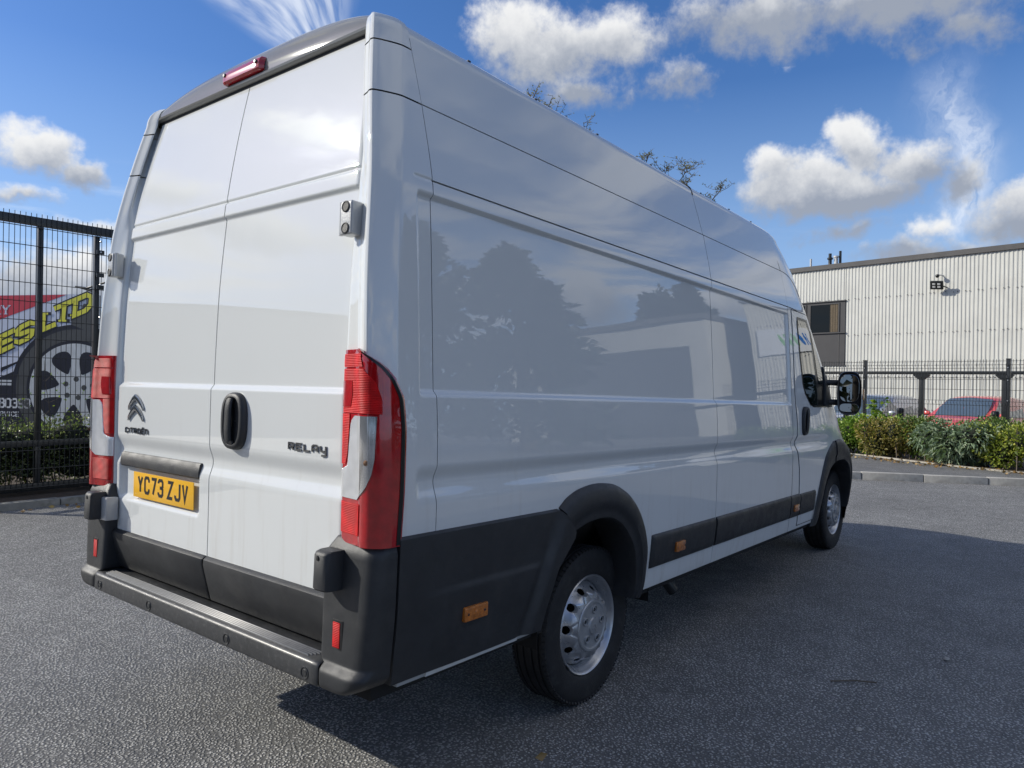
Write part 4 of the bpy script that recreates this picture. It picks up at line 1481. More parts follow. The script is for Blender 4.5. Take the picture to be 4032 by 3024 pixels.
# --- wheels
def make_wheel(name):
    root = empty(name, parent=VAN)
    b = B()          # tyre: outboard is -Y
    RT = .3545
    tread = []
    prof = [(.222, -.075), (.232, -.086), (.250, -.094), (.285, -.0955), (.315, -.0945), (.332, -.091), (.344, -.083)]
    grooves = [-.058, -.022, .022, .058]
    y = -.076
    pts = [(.3495, -.078)]
    for gy in grooves:
        pts += [(RT - .001 + .001 * (1 - abs(gy) / .06), gy - .0058), (RT - .009, gy - .0042), (RT - .009, gy + .0042), (RT - .001 + .001 * (1 - abs(gy) / .06), gy + .0058)]
    pts.append((.3495, .078))
    prof = prof + pts + [(.344, .084), (.332, .092), (.315, .099), (.285, .100), (.25, .094), (.222, .075)]
    b.lathe(prof, 96)
    tyre = b.make('tyre', M['rubber'], root, smooth=38)
    b = B()          # shoulder tread blocks
    for k in range(84):
        a = 2 * math.pi * k / 84
        rot = Matrix.Rotation(-a, 3, 'Y')
        for sy in (-1, 1):
            c = rot @ Vector((.3465, sy * .0800, 0))
            b.box(c, (.013, .016, .0175), rot @ Matrix.Rotation(sy * .5, 3, 'Z'))
    tb = b.make('tread_block', M['rubber'], root, smooth=None, fix=False)
    tb['kind'] = 'stuff'
    # rim barrel and lip
    b = B()
    b.lathe([(.2235, -.074), (.2265, -.083), (.2225, -.088), (.2165, -.084), (.2125, -.074), (.203, -.060), (.196, -.050), (.190, -.02), (.186, .02), (.19, .06), (.22, .08)], 80)
    b.make('rim', M['rim'], root, smooth=40)
    # disc with ten round holes
    N, r0, r1, rc, rh, rk = 10, .118, .190, .159, .0195, .0120
    def dep(r):
        return float(np.interp(r, [0, .118, .126, .136, .144, .150, .175, .186, .2], [-.103, -.103, -.1065, -.1065, -.1000, -.0900, -.0450, -.0330, -.03]))
    b = B()
    M8 = 24
    for k in range(N):
        ac = 2 * math.pi * (k + .5) / N
        hw = math.pi / N
        outer = []
        per = M8 // 4
        for i in range(per):
            outer.append((r0, -hw + 2 * hw * i / per))
        for i in range(per):
            outer.append((r0 + (r1 - r0) * i / per, hw))
        for i in range(per):
            outer.append((r1, hw - 2 * hw * i / per))
        for i in range(per):
            outer.append((r1 - (r1 - r0) * i / per, -hw))
        inner = []
        for (r, a) in outer:
            dx_, dy_ = (r - rc), a * rc
            t = math.atan2(dy_, dx_)
            inner.append((t,))
        def P3(r, a, extra=0.0):
            return (r * math.cos(a + ac), dep(r) + extra, r * math.sin(a + ac))
        ring0 = [P3(r, a) for r, a in outer]
        def hp(t, rr, ex):
            lr, la = rc + rr * rk / rh * math.cos(t), rr * math.sin(t) / rc
            return P3(lr, la, ex)
        ring1 = [hp(t[0], rh + .004, 0) for t in inner]
        ring2 = [hp(t[0], rh, .002) for t in inner]
        ring3 = [hp(t[0], rh - .001, .012) for t in inner]
        b.grid(np.array([ring0, ring1, ring2, ring3]), wrap=True)
    b.make('wheel_disc', M['rim'], root, smooth=45)
    b = B()
    b.lathe([(.0001, .03), (.19, .03)], 40)
    b.make('brake_drum', M['dark'], root)
    # centre cap
    b = B()
    b.lathe([(r_, a_ - .048) for r_, a_ in [(.121, -.048), (.119, -.058), (.114, -.0625), (.104, -.0635), (.099, -.0605), (.094, -.0600), (.060, -.0610), (.048, -.0620), (.040, -.0640), (.036, -.0690), (.031, -.0700), (.0001, -.0705)]], 60)
    capo = b.make('hub_cap', M['cap'], root, smooth=30)
    b = B()
    for dz_ in (.006, -.006):
        for sg in (-1, 1):
            b.prism([(0, 0 + dz_), (sg * .016, -.012 + dz_), (sg * .016, -.018 + dz_), (0, -.007 + dz_)], lambda u, v, d: (u, -.1183 - d, v + .006), 0, .0022)
    b.make('hub_emblem', M['rim'], root, smooth=None)
    for k in range(5):
        a = 2 * math.pi * k / 5 + .55
        cx_, cz_ = .072 * math.cos(a), .072 * math.sin(a)
        b = B()
        b.lathe([(.0195, -.0585), (.0185, -.0665), (.0165, -.0675), (.0150, -.0640), (.0145, -.0500), (.0001, -.0495)], 24, lambda p: (p[0] + cx_, p[1] - .048, p[2] + cz_))
        b.make('bolt_recess', M['cap'], root, smooth=40)
        b = B()
        b.lathe([(.0098, -.050), (.0098, -.060), (.0080, -.0635), (.0048, -.0640), (.0042, -.060), (.0001, -.0595)], 6, lambda p: (p[0] + cx_, p[1] - .048, p[2] + cz_))
        b.make('wheel_bolt', M['steel_black'], root, smooth=20)
    b = B()
    b.box((.118 * math.cos(-2.05) * 1.88, -.088, .118 * math.sin(-2.05) * 1.88), (.034, .010, .010), Matrix.Rotation(2.05 + math.pi / 2, 3, 'Y'))
    b.make('balance_weight', M['zinc'], root, bevel=.002)
    return root


w0 = make_wheel('rear_wheel')
w0.location = (WHEEL_R[0], -.806, WHEEL_R[1])
w0.rotation_euler = (0, .35, 0)
w1 = dup_tree(w0, (WHEEL_F[0], -.803, WHEEL_F[1]), (0, 1.1, 0), VAN)
w1.name = 'front_wheel'
w2 = dup_tree(w0, (WHEEL_R[0], .806, WHEEL_R[1]), (0, 2.0, math.pi), VAN)
w3 = dup_tree(w0, (WHEEL_F[0], .803, WHEEL_F[1]), (0, .2, math.pi), VAN)
w3.name = 'front_wheel'

# =================================================================== SURROUNDINGS
M['cladding'] = material('pale_cladding', (0.575, 0.572, 0.53), 0.45, var=0.08, var_scale=0.8, rough_var=0.06, dirt=((0.42, 0.41, 0.38), 0.35, 0.7))
M['fascia'] = material('grey_fascia', (0.105, 0.10, 0.097), 0.5, var=0.15, var_scale=2)
M['frame_grey'] = material('anthracite_frame', (0.040, 0.039, 0.042), 0.5, var=0.12, var_scale=3)
M['pane'] = material('dark_window_pane', (0.004, 0.005, 0.005), 0.03, spec=0.3, var=0.05)
M['curtain'] = material('brown_curtain', (0.13, 0.10, 0.065), 0.9, var=0.3, var_scale=20)
M['flue_white'] = material('pale_flue', (0.55, 0.55, 0.54), 0.4)
M['signwhite'] = material('white_sign_face', (0.70, 0.72, 0.74), 0.35, coat=0.4, var=0.05)
M['signskylit'] = material('skylit_white_print', (0.66, 0.70, 0.82), 0.35, coat=0.4, var=0.05)  # white print in shade; the sky's blue is put into its colour
M['signred'] = material('red_print', (0.62, 0.04, 0.07), 0.35, coat=0.4, var=0.06)
M['signblack'] = material('black_print', (0.012, 0.014, 0.028), 0.3, coat=0.4, var=0.1)
M['signyellow'] = material('yellow_print', (0.80, 0.76, 0.06), 0.4, coat=0.4, var=0.05)
M['signgrey'] = material('grey_print', (0.58, 0.61, 0.63), 0.4, coat=0.4, var=0.15, var_scale=5)
M['signdark'] = material('dark_grey_print', (0.055, 0.06, 0.065), 0.4, coat=0.4, var=0.2, var_scale=5)
M['carred'] = material('red_car_paint', (0.68, 0.095, 0.085), 0.25, coat=1.0, var=0.05)
M['carsilver'] = material('silver_car_paint', (0.50, 0.53, 0.57), 0.28, metal=0.4, coat=1.0, var=0.05)
M['carglass'] = material('car_glass', (0.085, 0.115, 0.145), 0.03, spec=0.6, coat=1.0, var=0.02)
M['bark'] = material('bark', (0.085, 0.068, 0.050), 0.9, var=0.3, var_scale=8, bump=0.8, bump_scale=40)
M['twig'] = material('twig', (0.13, 0.105, 0.08), 0.9)
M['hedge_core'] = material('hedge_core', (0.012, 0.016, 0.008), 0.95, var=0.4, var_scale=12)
M['green_logo'] = material('green_print', (0.16, 0.48, 0.05), 0.4)
M['blue_logo'] = material('blue_print', (0.02, 0.16, 0.50), 0.4)
M['blue_plastic'] = material('blue_plastic', (0.012, 0.075, 0.33), 0.35, coat=0.3)
M['door_dark'] = material('grey_roller_door', (0.085, 0.088, 0.095), 0.5, var=0.1)

DW = Vector((-0.17398, -0.98475, 0))          # direction of the far wall, fence and rail
DN = Vector((-0.98475, 0.17398, 0))           # its normal, towards the road


def wp(P, u, n, z):
    """u metres along the wall direction from P, n metres towards the road"""
    q = Vector(P) + DW * u + DN * n
    return (q.x, q.y, z)


# --- warehouse with corrugated cladding
WB = (32.8, 8.04, 0)
ware = tag(empty('warehouse', wp(WB, 4, 0, 0)), 'pale grey warehouse clad in corrugated sheet with a dark first-floor window', 'building')


def cladding(u0, u1, z0, z1, pitch=.1405, depth=.019):
    b = B()
    us, ns = [], []
    u = u0
    while u < u1 - 1e-6:
        w = min(pitch, u1 - u)
        for f, n in ((0, 0), (.30, 0), (.42, depth), (.78, depth), (.90, 0)):
            us.append(u + w * f)
            ns.append(n)
        u += w
    us.append(u1)
    ns.append(0)
    b.grid(np.array([[wp(WB, a, n, z) for a, n in zip(us, ns)] for z in (z0, z1)]))
    return b


def wobj(b, name, mat, parent, **k):
    o = b.make(name, mat, None, **k)
    o.parent = parent
    o.matrix_parent_inverse = parent.matrix_basis.inverted()
    return o


for (u0, u1, z0, z1) in ((-8, -2.2, -.2, 6.72), (-2.2, 2.5, 5.27, 6.72), (-2.2, 2.5, -.2, 2.43), (2.5, 18.6, -.2, 6.72)):
    wobj(cladding(u0, u1, z0, z1), 'cladding_sheet', M['cladding'], ware, smooth=None, fix=False)
b = B()
b.prism([(-.02, 6.70), (.10, 6.70), (.12, 6.90), (-.02, 6.90)], lambda u, v, d: wp(WB, d, u, v), -8.1, 18.7)
wobj(b, 'eaves_fascia', M['fascia'], ware, smooth=None)
b = B()
b.prism([(0, -.2), (0, 6.86), (-.02, 6.86), (-12, 7.6), (-24, 6.8), (-24, -.2)], lambda u, v, d: wp(WB, d, u - .035, v), -8, 18.6)
wobj(b, 'roof_and_walls', M['fascia'], ware, smooth=None)
b = B()
for r_, z_ in ((1, 5.37), (2, 3.76)):
    pass
for z_ in (5.30, 3.74, 1.95, .6):
    for k in range(-50, 130):
        u = k * .1405 * (1 if k % 3 else 1) + .085
        if k % 3 == 1 or (-2.2 < u < 2.5 and 2.4 < z_ < 5.28):
            continue
        c = wp(WB, u, .030, z_ + .02 * math.sin(k * 1.7))
        b.box(c, (.014, .030, .030))
sc_ = wobj(b, 'cladding_screw', M['frame_grey'], ware, smooth=None, fix=False)
sc_['kind'] = 'stuff'
# window unit
b = B()
b.prism([(-2.2, 2.45), (2.49, 2.45), (2.49, 5.24), (-2.2, 5.24)], lambda u, v, d: wp(WB, u, d, v), -.12, .035)
win = wobj(b, 'window_surround', M['frame_grey'], ware, smooth=None)
for (u0, u1) in ((-1.95, .70), (.95, 2.20)):
    b = B()
    b.prism([(u0, 3.90), (u1, 3.90), (u1, 5.13), (u0, 5.13)], lambda u, v, d: wp(WB, u, d, v), .030, .040)
    wobj(b, 'window_pane', M['pane'], win, smooth=None)
    b = B()
    for e in ((u0 - .05, u0, 3.85, 5.18), (u1, u1 + .05, 3.85, 5.18), (u0, u1, 5.13, 5.18), (u0, u1, 3.85, 3.90)):
        b.prism([(e[0], e[2]), (e[1], e[2]), (e[1], e[3]), (e[0], e[3])], lambda u, v, d: wp(WB, u, d, v), .030, .065)
    wobj(b, 'window_frame', M['frame_grey'], win, smooth=None)
b = B()
us = np.linspace(1.83, 2.195, 15)
b.grid(np.array([[wp(WB, u, .0430 + .004 * math.sin(u * 60), z) for u in us] for z in (3.905, 5.125)]))
wobj(b, 'curtain', M['curtain'], win, smooth=60)
for z_, d_ in ((3.86, .10), (5.26, .09), (2.43, .06)):
    b = B()
    b.prism([(-2.22, z_ - .02), (2.52, z_ - .02), (2.52, z_ + .02), (-2.22, z_ + .02)], lambda u, v, d: wp(WB, u, d, v), .0, d_)
    wobj(b, 'window_sill', M['frame_grey'], ware, smooth=None)
for u in (-.6, .82, 2.22):
    b = B()
    b.prism([(u, 2.47), (u + .018, 2.47), (u + .018, 3.83), (u, 3.83)], lambda u, v, d: wp(WB, u, d, v), .03, .05)
    wobj(b, 'panel_joint', M['fascia'], win, smooth=None)
# flues on the roof
for (u, n, z1, r_, mat, cap) in ((.60, -.6, 7.36, .045, 'flue_white', 0), (1.49, -.6, 7.50, .075, 'steel_black', 1), (1.72, -.7, 7.38, .085, 'flue_white', 2), (1.86, -.8, 7.60, .055, 'steel_black', 0)):
    b = B()
    c = wp(WB, u, n, 0)
    pr = [(r_, 6.80), (r_, z1 - .15), (r_, z1)]
    if cap == 1:
        pr = [(r_ * 1.5, 6.8), (r_ * 1.2, 6.95), (r_, 7.0), (r_, 7.22), (r_ * 1.6, 7.24), (r_ * 1.6, 7.31), (r_ * .9, 7.33), (r_ * .9, z1)]
    if cap == 2:
        pr = [(r_ * 1.15, 6.8), (r_ * 1.15, 6.98), (r_, 6.985), (r_, 7.30), (r_ * 1.35, 7.305), (r_ * 1.35, z1)]
    pr.append((.0005, pr[-1][1] + .01))
    b.lathe([(p, q) for p, q in pr], 18, lambda p: (c[0] + p[0], c[1] + p[2], p[1]))
    f = wobj(b, 'roof_flue', M[mat], ware, smooth=40)
# white sign with a striped emblem, further along the wall (seen mirrored in the van)
sign2 = tag(empty('wall_sign', wp(WB, 17.0, .06, 4.5)), 'white wall sign with slanted green and blue ovals on the warehouse', 'sign')
b = B()
b.prism([(14.8, 3.9), (18.3, 3.9), (18.3, 5.1), (14.8, 5.1)], lambda u, v, d: wp(WB, u, d, v), .04, .08)
wobj(b, 'sign_panel', M['signwhite'], sign2, smooth=None)
for k in range(6):
    b = B()
    cx_ = 16.1 + k * .24
    b.prism([(cx_ + .075 * math.cos(t) + .14 * math.sin(t), 4.5 + .32 * math.sin(t)) for t in np.linspace(0, 2 * math.pi, 22)[:-1]], lambda u, v, d: wp(WB, u, d, v), .081, .086)
    wobj(b, 'emblem_oval', M['green_logo' if k > 2 else 'blue_logo'], sign2, smooth=None)

# floodlight and camera
fl = tag(empty('floodlight', wp(WB, 6.2, .05, 5.55)), 'black square floodlight on a bracket high on the corrugated wall', 'floodlight')
rotw = Matrix((DW, DN, Vector((0, 0, 1)))).transposed()
b = B()
b.box(wp(WB, 6.2, .36, 5.56), (.46, .10, .34), rotw @ Matrix.Rotation(R(-28), 3, 'X') @ Matrix.Rotation(R(6), 3, 'Y'))
wobj(b, 'lamp_body', M['steel_black'], fl, bevel=.02)
for i, (du, dz_) in enumerate(((-.09, .06), (.09, .06), (-.09, -.06), (.09, -.06))):
    b = B()
    q = rotw @ Matrix.Rotation(R(-28), 3, 'X') @ Matrix.Rotation(R(6), 3, 'Y')
    b.box(Vector(wp(WB, 6.2, .36, 5.56)) + q @ Vector((du, .052, dz_)), (.11, .012, .075), q)
    wobj(b, 'lamp_lens', M['flue_white'], fl, bevel=.006)
b = B()
b.tube([wp(WB, 6.42, .0, 5.50), wp(WB, 6.42, .30, 5.50)], .025, 8)
b.tube([wp(WB, 5.98, .30, 5.56), wp(WB, 6.42, .30, 5.52)], .018, 8)
wobj(b, 'bracket', M['steel_black'], fl)
cc = tag(empty('security_camera', wp(WB, 6.2, .05, 5.95)), 'small dome camera on an arm above the square floodlight', 'camera')
b = B()
b.tube([wp(WB, 6.28, .03, 5.98), wp(WB, 6.2, .22, 5.97)], .025, 8)
wobj(b, 'arm', M['flue_white'], cc)
b = B()
cq = wp(WB, 6.18, .25, 5.93)
b.lathe([(.0005, .07), (.06, .065), (.075, .03), (.075, 0), (.055, -.05), (.0005, -.075)], 16, lambda p: (cq[0] + p[0], cq[1] + p[2], cq[2] + p[1]))
wobj(b, 'dome', M['steel_black'], cc, smooth=60)

# --- second building with a roller door: stands beyond the picture's right edge, mirrored in the van's side
shed = tag(empty('roller_door_unit', (28.6, -15.5, 0)), 'pale unit with a dark roller door beside the warehouse', 'building')
b = B()
b.prism([(-11.7, -.2), (-11.7, 5.9), (-21.5, 5.9), (-21.5, -.2)], lambda u, v, d: (d + (-.174 / .985) * -u * -1 * -1 + 0, u, v), 30.3, 40)
wobj(b, 'walls', M['cladding'], shed, smooth=None)
b = B()
b.prism([(-11.6, 5.85), (-11.6, 6.1), (-21.6, 6.1), (-21.6, 5.85)], lambda u, v, d: (d + (-.174 / .985) * -u * -1 * -1, u, v), 30.15, 40)
wobj(b, 'eaves_fascia', M['fascia'], shed, smooth=None)
b = B()
for k in range(28):
    z_ = .0 + k * .17
    b.box((30.3 + .1767 * -16.0 - .02, -16.0, z_), (.05, 7.2, .155), Matrix.Rotation(math.atan2(-.174, .985), 3, 'Z'))
wobj(b, 'roller_door', M['door_dark'], shed, smooth=None)

# --- low building behind the photographer, mirrored in the rear doors
lowb = tag(empty('low_building', (-33, 19.5, 0)), 'long low beige building behind the photographer', 'building')
b = B()
b.box((0, 0, 2.9), (60, 9, 5.8))
o_ = b.make('walls', M['edging'], lowb, smooth=None)
b = B()
b.box((0, 0, 5.86), (60.2, 9.2, .14))
b.make('roof', M['hedge_core'], lowb, smooth=None)
lowb.rotation_euler = (0, 0, R(28))


# --- leaves
def leaf_mesh(name, P, D, size, aspect, mat, parent, fold=.25, droop=.15, stuff=True):
    n = len(P)
    D = D / (np.linalg.norm(D, axis=1, keepdims=True) + 1e-9)
    rnd = rng.normal(size=(n, 3))
    S = np.cross(D, rnd)
    S /= np.linalg.norm(S, axis=1, keepdims=True) + 1e-9
    Nn = np.cross(D, S)
    Ln = size[:, None]
    mid = P + D * Ln * .45
    v0 = P
    v1 = mid + S * Ln * aspect * .5 + Nn * Ln * fold * aspect
    v2 = P + D * Ln - np.array([0, 0, 1]) * Ln * droop
    v3 = mid - S * Ln * aspect * .5 + Nn * Ln * fold * aspect
    V = np.stack([v0, v1, v2, v3], 1).reshape(-1, 3)
    i = np.arange(n) * 4
    F = np.concatenate([np.stack([i, i + 1, i + 2], 1), np.stack([i, i + 2, i + 3], 1)])
    me = bpy.data.meshes.new(name)
    me.vertices.add(len(V))
    me.vertices.foreach_set('co', V.astype(np.float32).ravel())
    me.loops.add(len(F) * 3)
    me.loops.foreach_set('vertex_index', F.astype(np.int32).ravel())
    me.polygons.add(len(F))
    me.polygons.foreach_set('loop_start', np.arange(len(F), dtype=np.int32) * 3)
    me.update(calc_edges=True)
    me.materials.append(mat)
    o = bpy.data.objects.new(name, me)
    COL.objects.link(o)
    o.parent = parent
    if stuff:
        o['kind'] = 'stuff'
    return o


def blob_points(n, c, r, shell=.55):
    d = rng.normal(size=(n, 3))
    d /= np.linalg.norm(d, axis=1, keepdims=True)
    rad = shell + (1 - shell) * rng.random(n) ** .6
    lump = np.array([noise.noise(Vector(q * 2.3) + Vector(c)) for q in d]) * .28 + 1.0
    return np.array(c) + d * (rad * lump)[:, None] * np.array(r), d


L = {}
L['privet'] = leaf_material('privet_leaf', [(0, (0.064, 0.109, 0.029)), (.55, (0.117, 0.190, 0.048)), (1, (0.290, 0.344, 0.109))])
L['leftprivet'] = leaf_material('left_privet_leaf', [(0, (.075, .11, .04)), (.55, (.15, .195, .075)), (1, (.36, .38, .20))], rough=.35)
L['green'] = leaf_material('bright_green_leaf', [(0, (0.081, 0.154, 0.027)), (.5, (0.173, 0.299, 0.045)), (1, (0.399, 0.490, 0.090))])
L['brown'] = leaf_material('yellowing_leaf', [(0, (0.109, 0.128, 0.033)), (.45, (0.271, 0.245, 0.073)), (1, (0.508, 0.380, 0.154))])
L['grey'] = leaf_material('grey_green_leaf', [(0, (.115, .170, .100)), (.5, (.20, .275, .165)), (1, (.34, .40, .28))], trans=.2, rough=.6)
L['yellow'] = leaf_material('variegated_leaf', [(0, (0.080, 0.123, 0.017)), (.5, (0.217, 0.275, 0.043)), (1, (0.600, 0.600, 0.131))])
L['conifer'] = leaf_material('conifer_leaf', [(0, (.010, .020, .010)), (.6, (.022, .038, .018)), (1, (.045, .065, .030))], trans=.1)
L['autumn'] = leaf_material('autumn_leaf', [(0, (.16, .16, .06)), (.5, (.26, .22, .08)), (1, (.36, .28, .12))], trans=.45)
L['fallen'] = leaf_material('fallen_leaf', [(0, (.16, .09, .03)), (.5, (.27, .16, .05)), (1, (.36, .26, .10))], trans=.1)


def bush(name, label, cat, base, blobs, n, size, aspect, mat, group=None, up=.5, droop=.15, stems=7, core=.62):
    root = tag(empty(name, base), label, cat, group)
    P, D = [], []
    tot = sum(r[0] * r[1] + r[1] * r[2] for _, r in blobs)
    for c, r in blobs:
        k = int(n * (r[0] * r[1] + r[1] * r[2]) / tot)
        p, d = blob_points(k, c, r)
        P.append(p)
        D.append(d)
    P, D = np.concatenate(P), np.concatenate(D)
    keep = P[:, 2] > .03
    P, D = P[keep], D[keep]
    D = D * .8 + rng.normal(size=D.shape) * .6 + np.array([0, 0, up])
    leaf_mesh('foliage', P, D, size * (.6 + .8 * rng.random(len(P))), aspect, mat, root, droop=droop)
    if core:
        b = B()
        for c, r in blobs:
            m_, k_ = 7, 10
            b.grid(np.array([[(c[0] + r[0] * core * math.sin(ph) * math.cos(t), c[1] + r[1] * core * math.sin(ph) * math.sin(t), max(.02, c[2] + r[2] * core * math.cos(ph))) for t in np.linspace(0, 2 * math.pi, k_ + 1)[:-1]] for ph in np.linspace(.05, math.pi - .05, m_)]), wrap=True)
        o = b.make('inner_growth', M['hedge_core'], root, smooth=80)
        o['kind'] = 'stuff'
    b = B()
    for k in range(stems):
        c, r = blobs[k % len(blobs)]
        p0 = Vector((c[0] + random.uniform(-.5, .5) * r[0], c[1] + random.uniform(-.4, .4) * r[1], -.02))
        p1 = p0 + Vector((random.uniform(-.2, .2), random.uniform(-.2, .2), c[2] + r[2] * random.uniform(.2, .9)))
        b.tube([p0, (p0 + p1) / 2 + Vector((random.uniform(-.05, .05), random.uniform(-.05, .05), 0)), p1], [.012, .009, .004], 5)
    o = b.make('stems', M['twig'], root, smooth=60)
    o['kind'] = 'stuff'
    return root


# right-hand hedge: individual shrubs side by side along the fence
def hedge_at(u, n):
    q = Vector((14.85, .92, .12)) + DW * u + DN * n
    return (q.x, q.y, q.z)


HG = 'mixed shrubs in the bed along the mesh fence'
SHR = [
    # u, n (towards road), width, depth, height, kind
    (-2.6, .15, .9, .55, .84, 'privet', 'dark green clipped shrub hidden behind the van cab end of the bed'),
    (-1.1, .20, .9, .50, .80, 'privet', 'green clipped shrub next to the fence beyond the van mirror'),
    (.10, .22, .62, .42, .80, 'green', 'bright green shrub around the foot of the fence post'),
    (.72, .34, .48, .46, .78, 'brown', 'yellowing brown-tinged shrub right of the fence post'),
    (1.28, .45, .44, .50, .84, 'privet', 'olive green shrub between the yellowing one and the grey-green one'),
    (1.95, .95, .58, .60, .80, 'grey', 'silvery grey-green shrub with long leaves spilling over the edging'),
    (2.22, .30, .55, .45, .86, 'privet', 'dark olive shrub behind the silvery grey-green one'),
    (2.85, .75, .62, .65, .84, 'yellow', 'yellow variegated shrub at the right end of the bed'),
    (3.9, .75, .70, .65, .84, 'green', 'green shrub beyond the yellow variegated one'),
    (5.2, .75, .85, .65, .84, 'privet', 'dark green shrub furthest right along the bed'),
]
for u, n, w_, d_, h_, kd, lab in SHR:
    base = hedge_at(u, n)
    bl = []
    for k in range(9):
        a = -1 + 2 * (k + random.random()) / 9
        e = random.uniform(-1, 1)
        du = DW * (a * w_ * .80) + DN * (e * d_ * .45)
        bl.append(((du.x, du.y, h_ * random.uniform(.28, .66)), (w_ * random.uniform(.42, .58), w_ * random.uniform(.42, .58), h_ * random.uniform(.30, .38))))
    spec = {'privet': (6200, .055, .55), 'green': (5600, .062, .6), 'brown': (6200, .055, .55), 'yellow': (6200, .055, .62), 'grey': (4600, .105, .24)}[kd]
    bush('shrub', lab, 'shrub', base, bl, spec[0], spec[1], spec[2], L[kd], HG, up=.45 if kd != 'grey' else .25, droop=.15 if kd != 'grey' else .42)
# tall shoots
spr = tag(empty('sapling', hedge_at(.35, .05)), 'leafy shoot standing above the hedge behind the mesh', 'plant')
P, D = [], []
b = B()
for k in range(6):
    tipx = random.uniform(-.22, .22)
    p0, p1 = Vector((0, 0, .3)), Vector((DW.x * tipx, DW.y * tipx, random.uniform(.95, 1.22)))
    b.tube([p0, p0.lerp(p1, .5) + Vector((.02, .02, 0)), p1], [.008, .006, .003], 5)
    for j in range(16):
        q = p0.lerp(p1, random.uniform(.55, 1))
        P.append(tuple(q))
        D.append((random.uniform(-1, 1), random.uniform(-1, 1), random.uniform(-.1, .8)))
b.make('stems', M['twig'], spr)
leaf_mesh('foliage', np.array(P), np.array(D), .10 * (.7 + .6 * rng.random(len(P))), .55, L['green'], spr)
# litter of leaves on the bed and footway
lp = []
for k in range(260):
    u = random.uniform(-.6, 3.6)
    n = random.gauss(1.05 + .28 * u * .6, .20)
    q = Vector((14.85, .92, .135)) + DW * u + DN * n
    lp.append((q.x, q.y, q.z))
lit = leaf_mesh('leaf_litter', np.array(lp), np.concatenate([rng.normal(size=(260, 2)), .12 * rng.normal(size=(260, 1))], 1), .055 * (.6 + .8 * rng.random(260)), .7, L['fallen'], None, droop=.02)
tag(lit, 'brown fallen leaves scattered along the path edging', 'leaves')

# --- mesh fence with folded top
def vwire(h, folds, r):
    b = B()
    pts = []
    z = 0.06
    pts.append((0, 0, z))
    for f in folds:
        pts += [(0, 0, f - .05), (.030, 0, f), (0, 0, f + .05)]
    pts.append((0, 0, h))
    b.tube(pts, r, 5)
    return b


fn_ = tag(empty('mesh_fence', (14.85, .92, .12), (0, 0, math.atan2(DW.y, DW.x))), 'black folded-wire mesh fence standing in the shrub bed by the car park', 'fence')
me_w = vwire(1.90, (.22, 1.10, 1.58, 1.80), .0042)
first = me_w.make('wire', M['steel_black'], fn_, smooth=None)
# local +X runs along DW, local +Y points away from the road, so folds bulge along -Y
first.data.transform(Matrix.Rotation(R(-90), 4, 'Z'))
US = [u for u in np.arange(-5.2, 6.4, .052)]
first.location = (US[0], 0, 0)
for u in US[1:]:
    dup(first, fn_, (float(u), 0, 0))
for z, y in ((.10, 0), (.17, -.0), (.27, 0), (.62, 0), (.85, 0), (1.05, 0), (1.13, -.0), (1.34, 0), (1.53, 0), (1.56, -.01), (1.74, 0), (1.80, -.03), (1.87, 0)):
    b = B()
    b.tube([(-5.25, y + .004, z), (6.4, y + .004, z)], .0042, 5)
    b.make('rail_wire', M['steel_black'], fn_, smooth=None)
for k, u in enumerate((-5.2, -2.6, 0.0, 2.52, 5.1)):
    b = B()
    b.box((u, .035, .95), (.062, .062, 1.90))
    b.box((u, .035, 1.905), (.070, .070, .02))
    p = b.make('post', M['steel_black'], fn_, bevel=.003)
    for z in (.35, .75, 1.15, 1.52, 1.75):
        b = B()
        b.lathe([(.0001, -.012), (.010, -.012), (.012, -.006), (.012, 0)], 10, lambda p_: (u + p_[0], .004 + p_[1] - .002, z + p_[2]))
        b.make('bolt', M['zinc'], p)

# --- car park rail behind the fence
rl = tag(empty('guard_rail', (16.1, .9, 0), (0, 0, math.atan2(DW.y, DW.x))), 'dark steel guard rail with flared post heads behind the mesh fence', 'rail')
b = B()
b.box((1.2, 0, 1.80), (14, .06, .066))
b.make('top_rail', M['steel_black'], rl, bevel=.008)
for u in (-5.3, -3.8, -2.25, -.7, .865, 2.36, 3.9, 5.4):
    b = B()
    b.box((u, 0, .86), (.088, .088, 1.80))
    p = b.make('rail_post', M['steel_black'], rl, bevel=.006)
    b = B()
    b.prism([(-.15, 1.766), (.15, 1.766), (.15, 1.745), (.055, 1.66), (-.055, 1.66), (-.15, 1.745)], lambda uu, v, d: (u + uu, d, v), -.052, .052)
    b.make('gusset', M['steel_black'], p, smooth=None)
for i, (x_, y_, lab) in enumerate(((16.95, .62, 'black bollard in front of the silver car'), (16.65, -1.20, 'black bollard in front of the red car'))):
    bo = tag(empty('bollard', (x_, y_, 0)), lab, 'bollard', 'bollards in the car park')
    b = B()
    b.lathe([(.07, 0), (.07, .93), (.076, .935), (.076, .99), (.060, 1.02), (.0005, 1.03)], 20, lambda p: (p[0], p[2], p[1]))
    b.make('bollard_body', M['black'], bo, smooth=40)
    b = B()
    b.lathe([(.0715, .84), (.0715, .89)], 20, lambda p: (p[0], p[2], p[1]))
    b.make('band', M['steel_black'], bo, smooth=40)


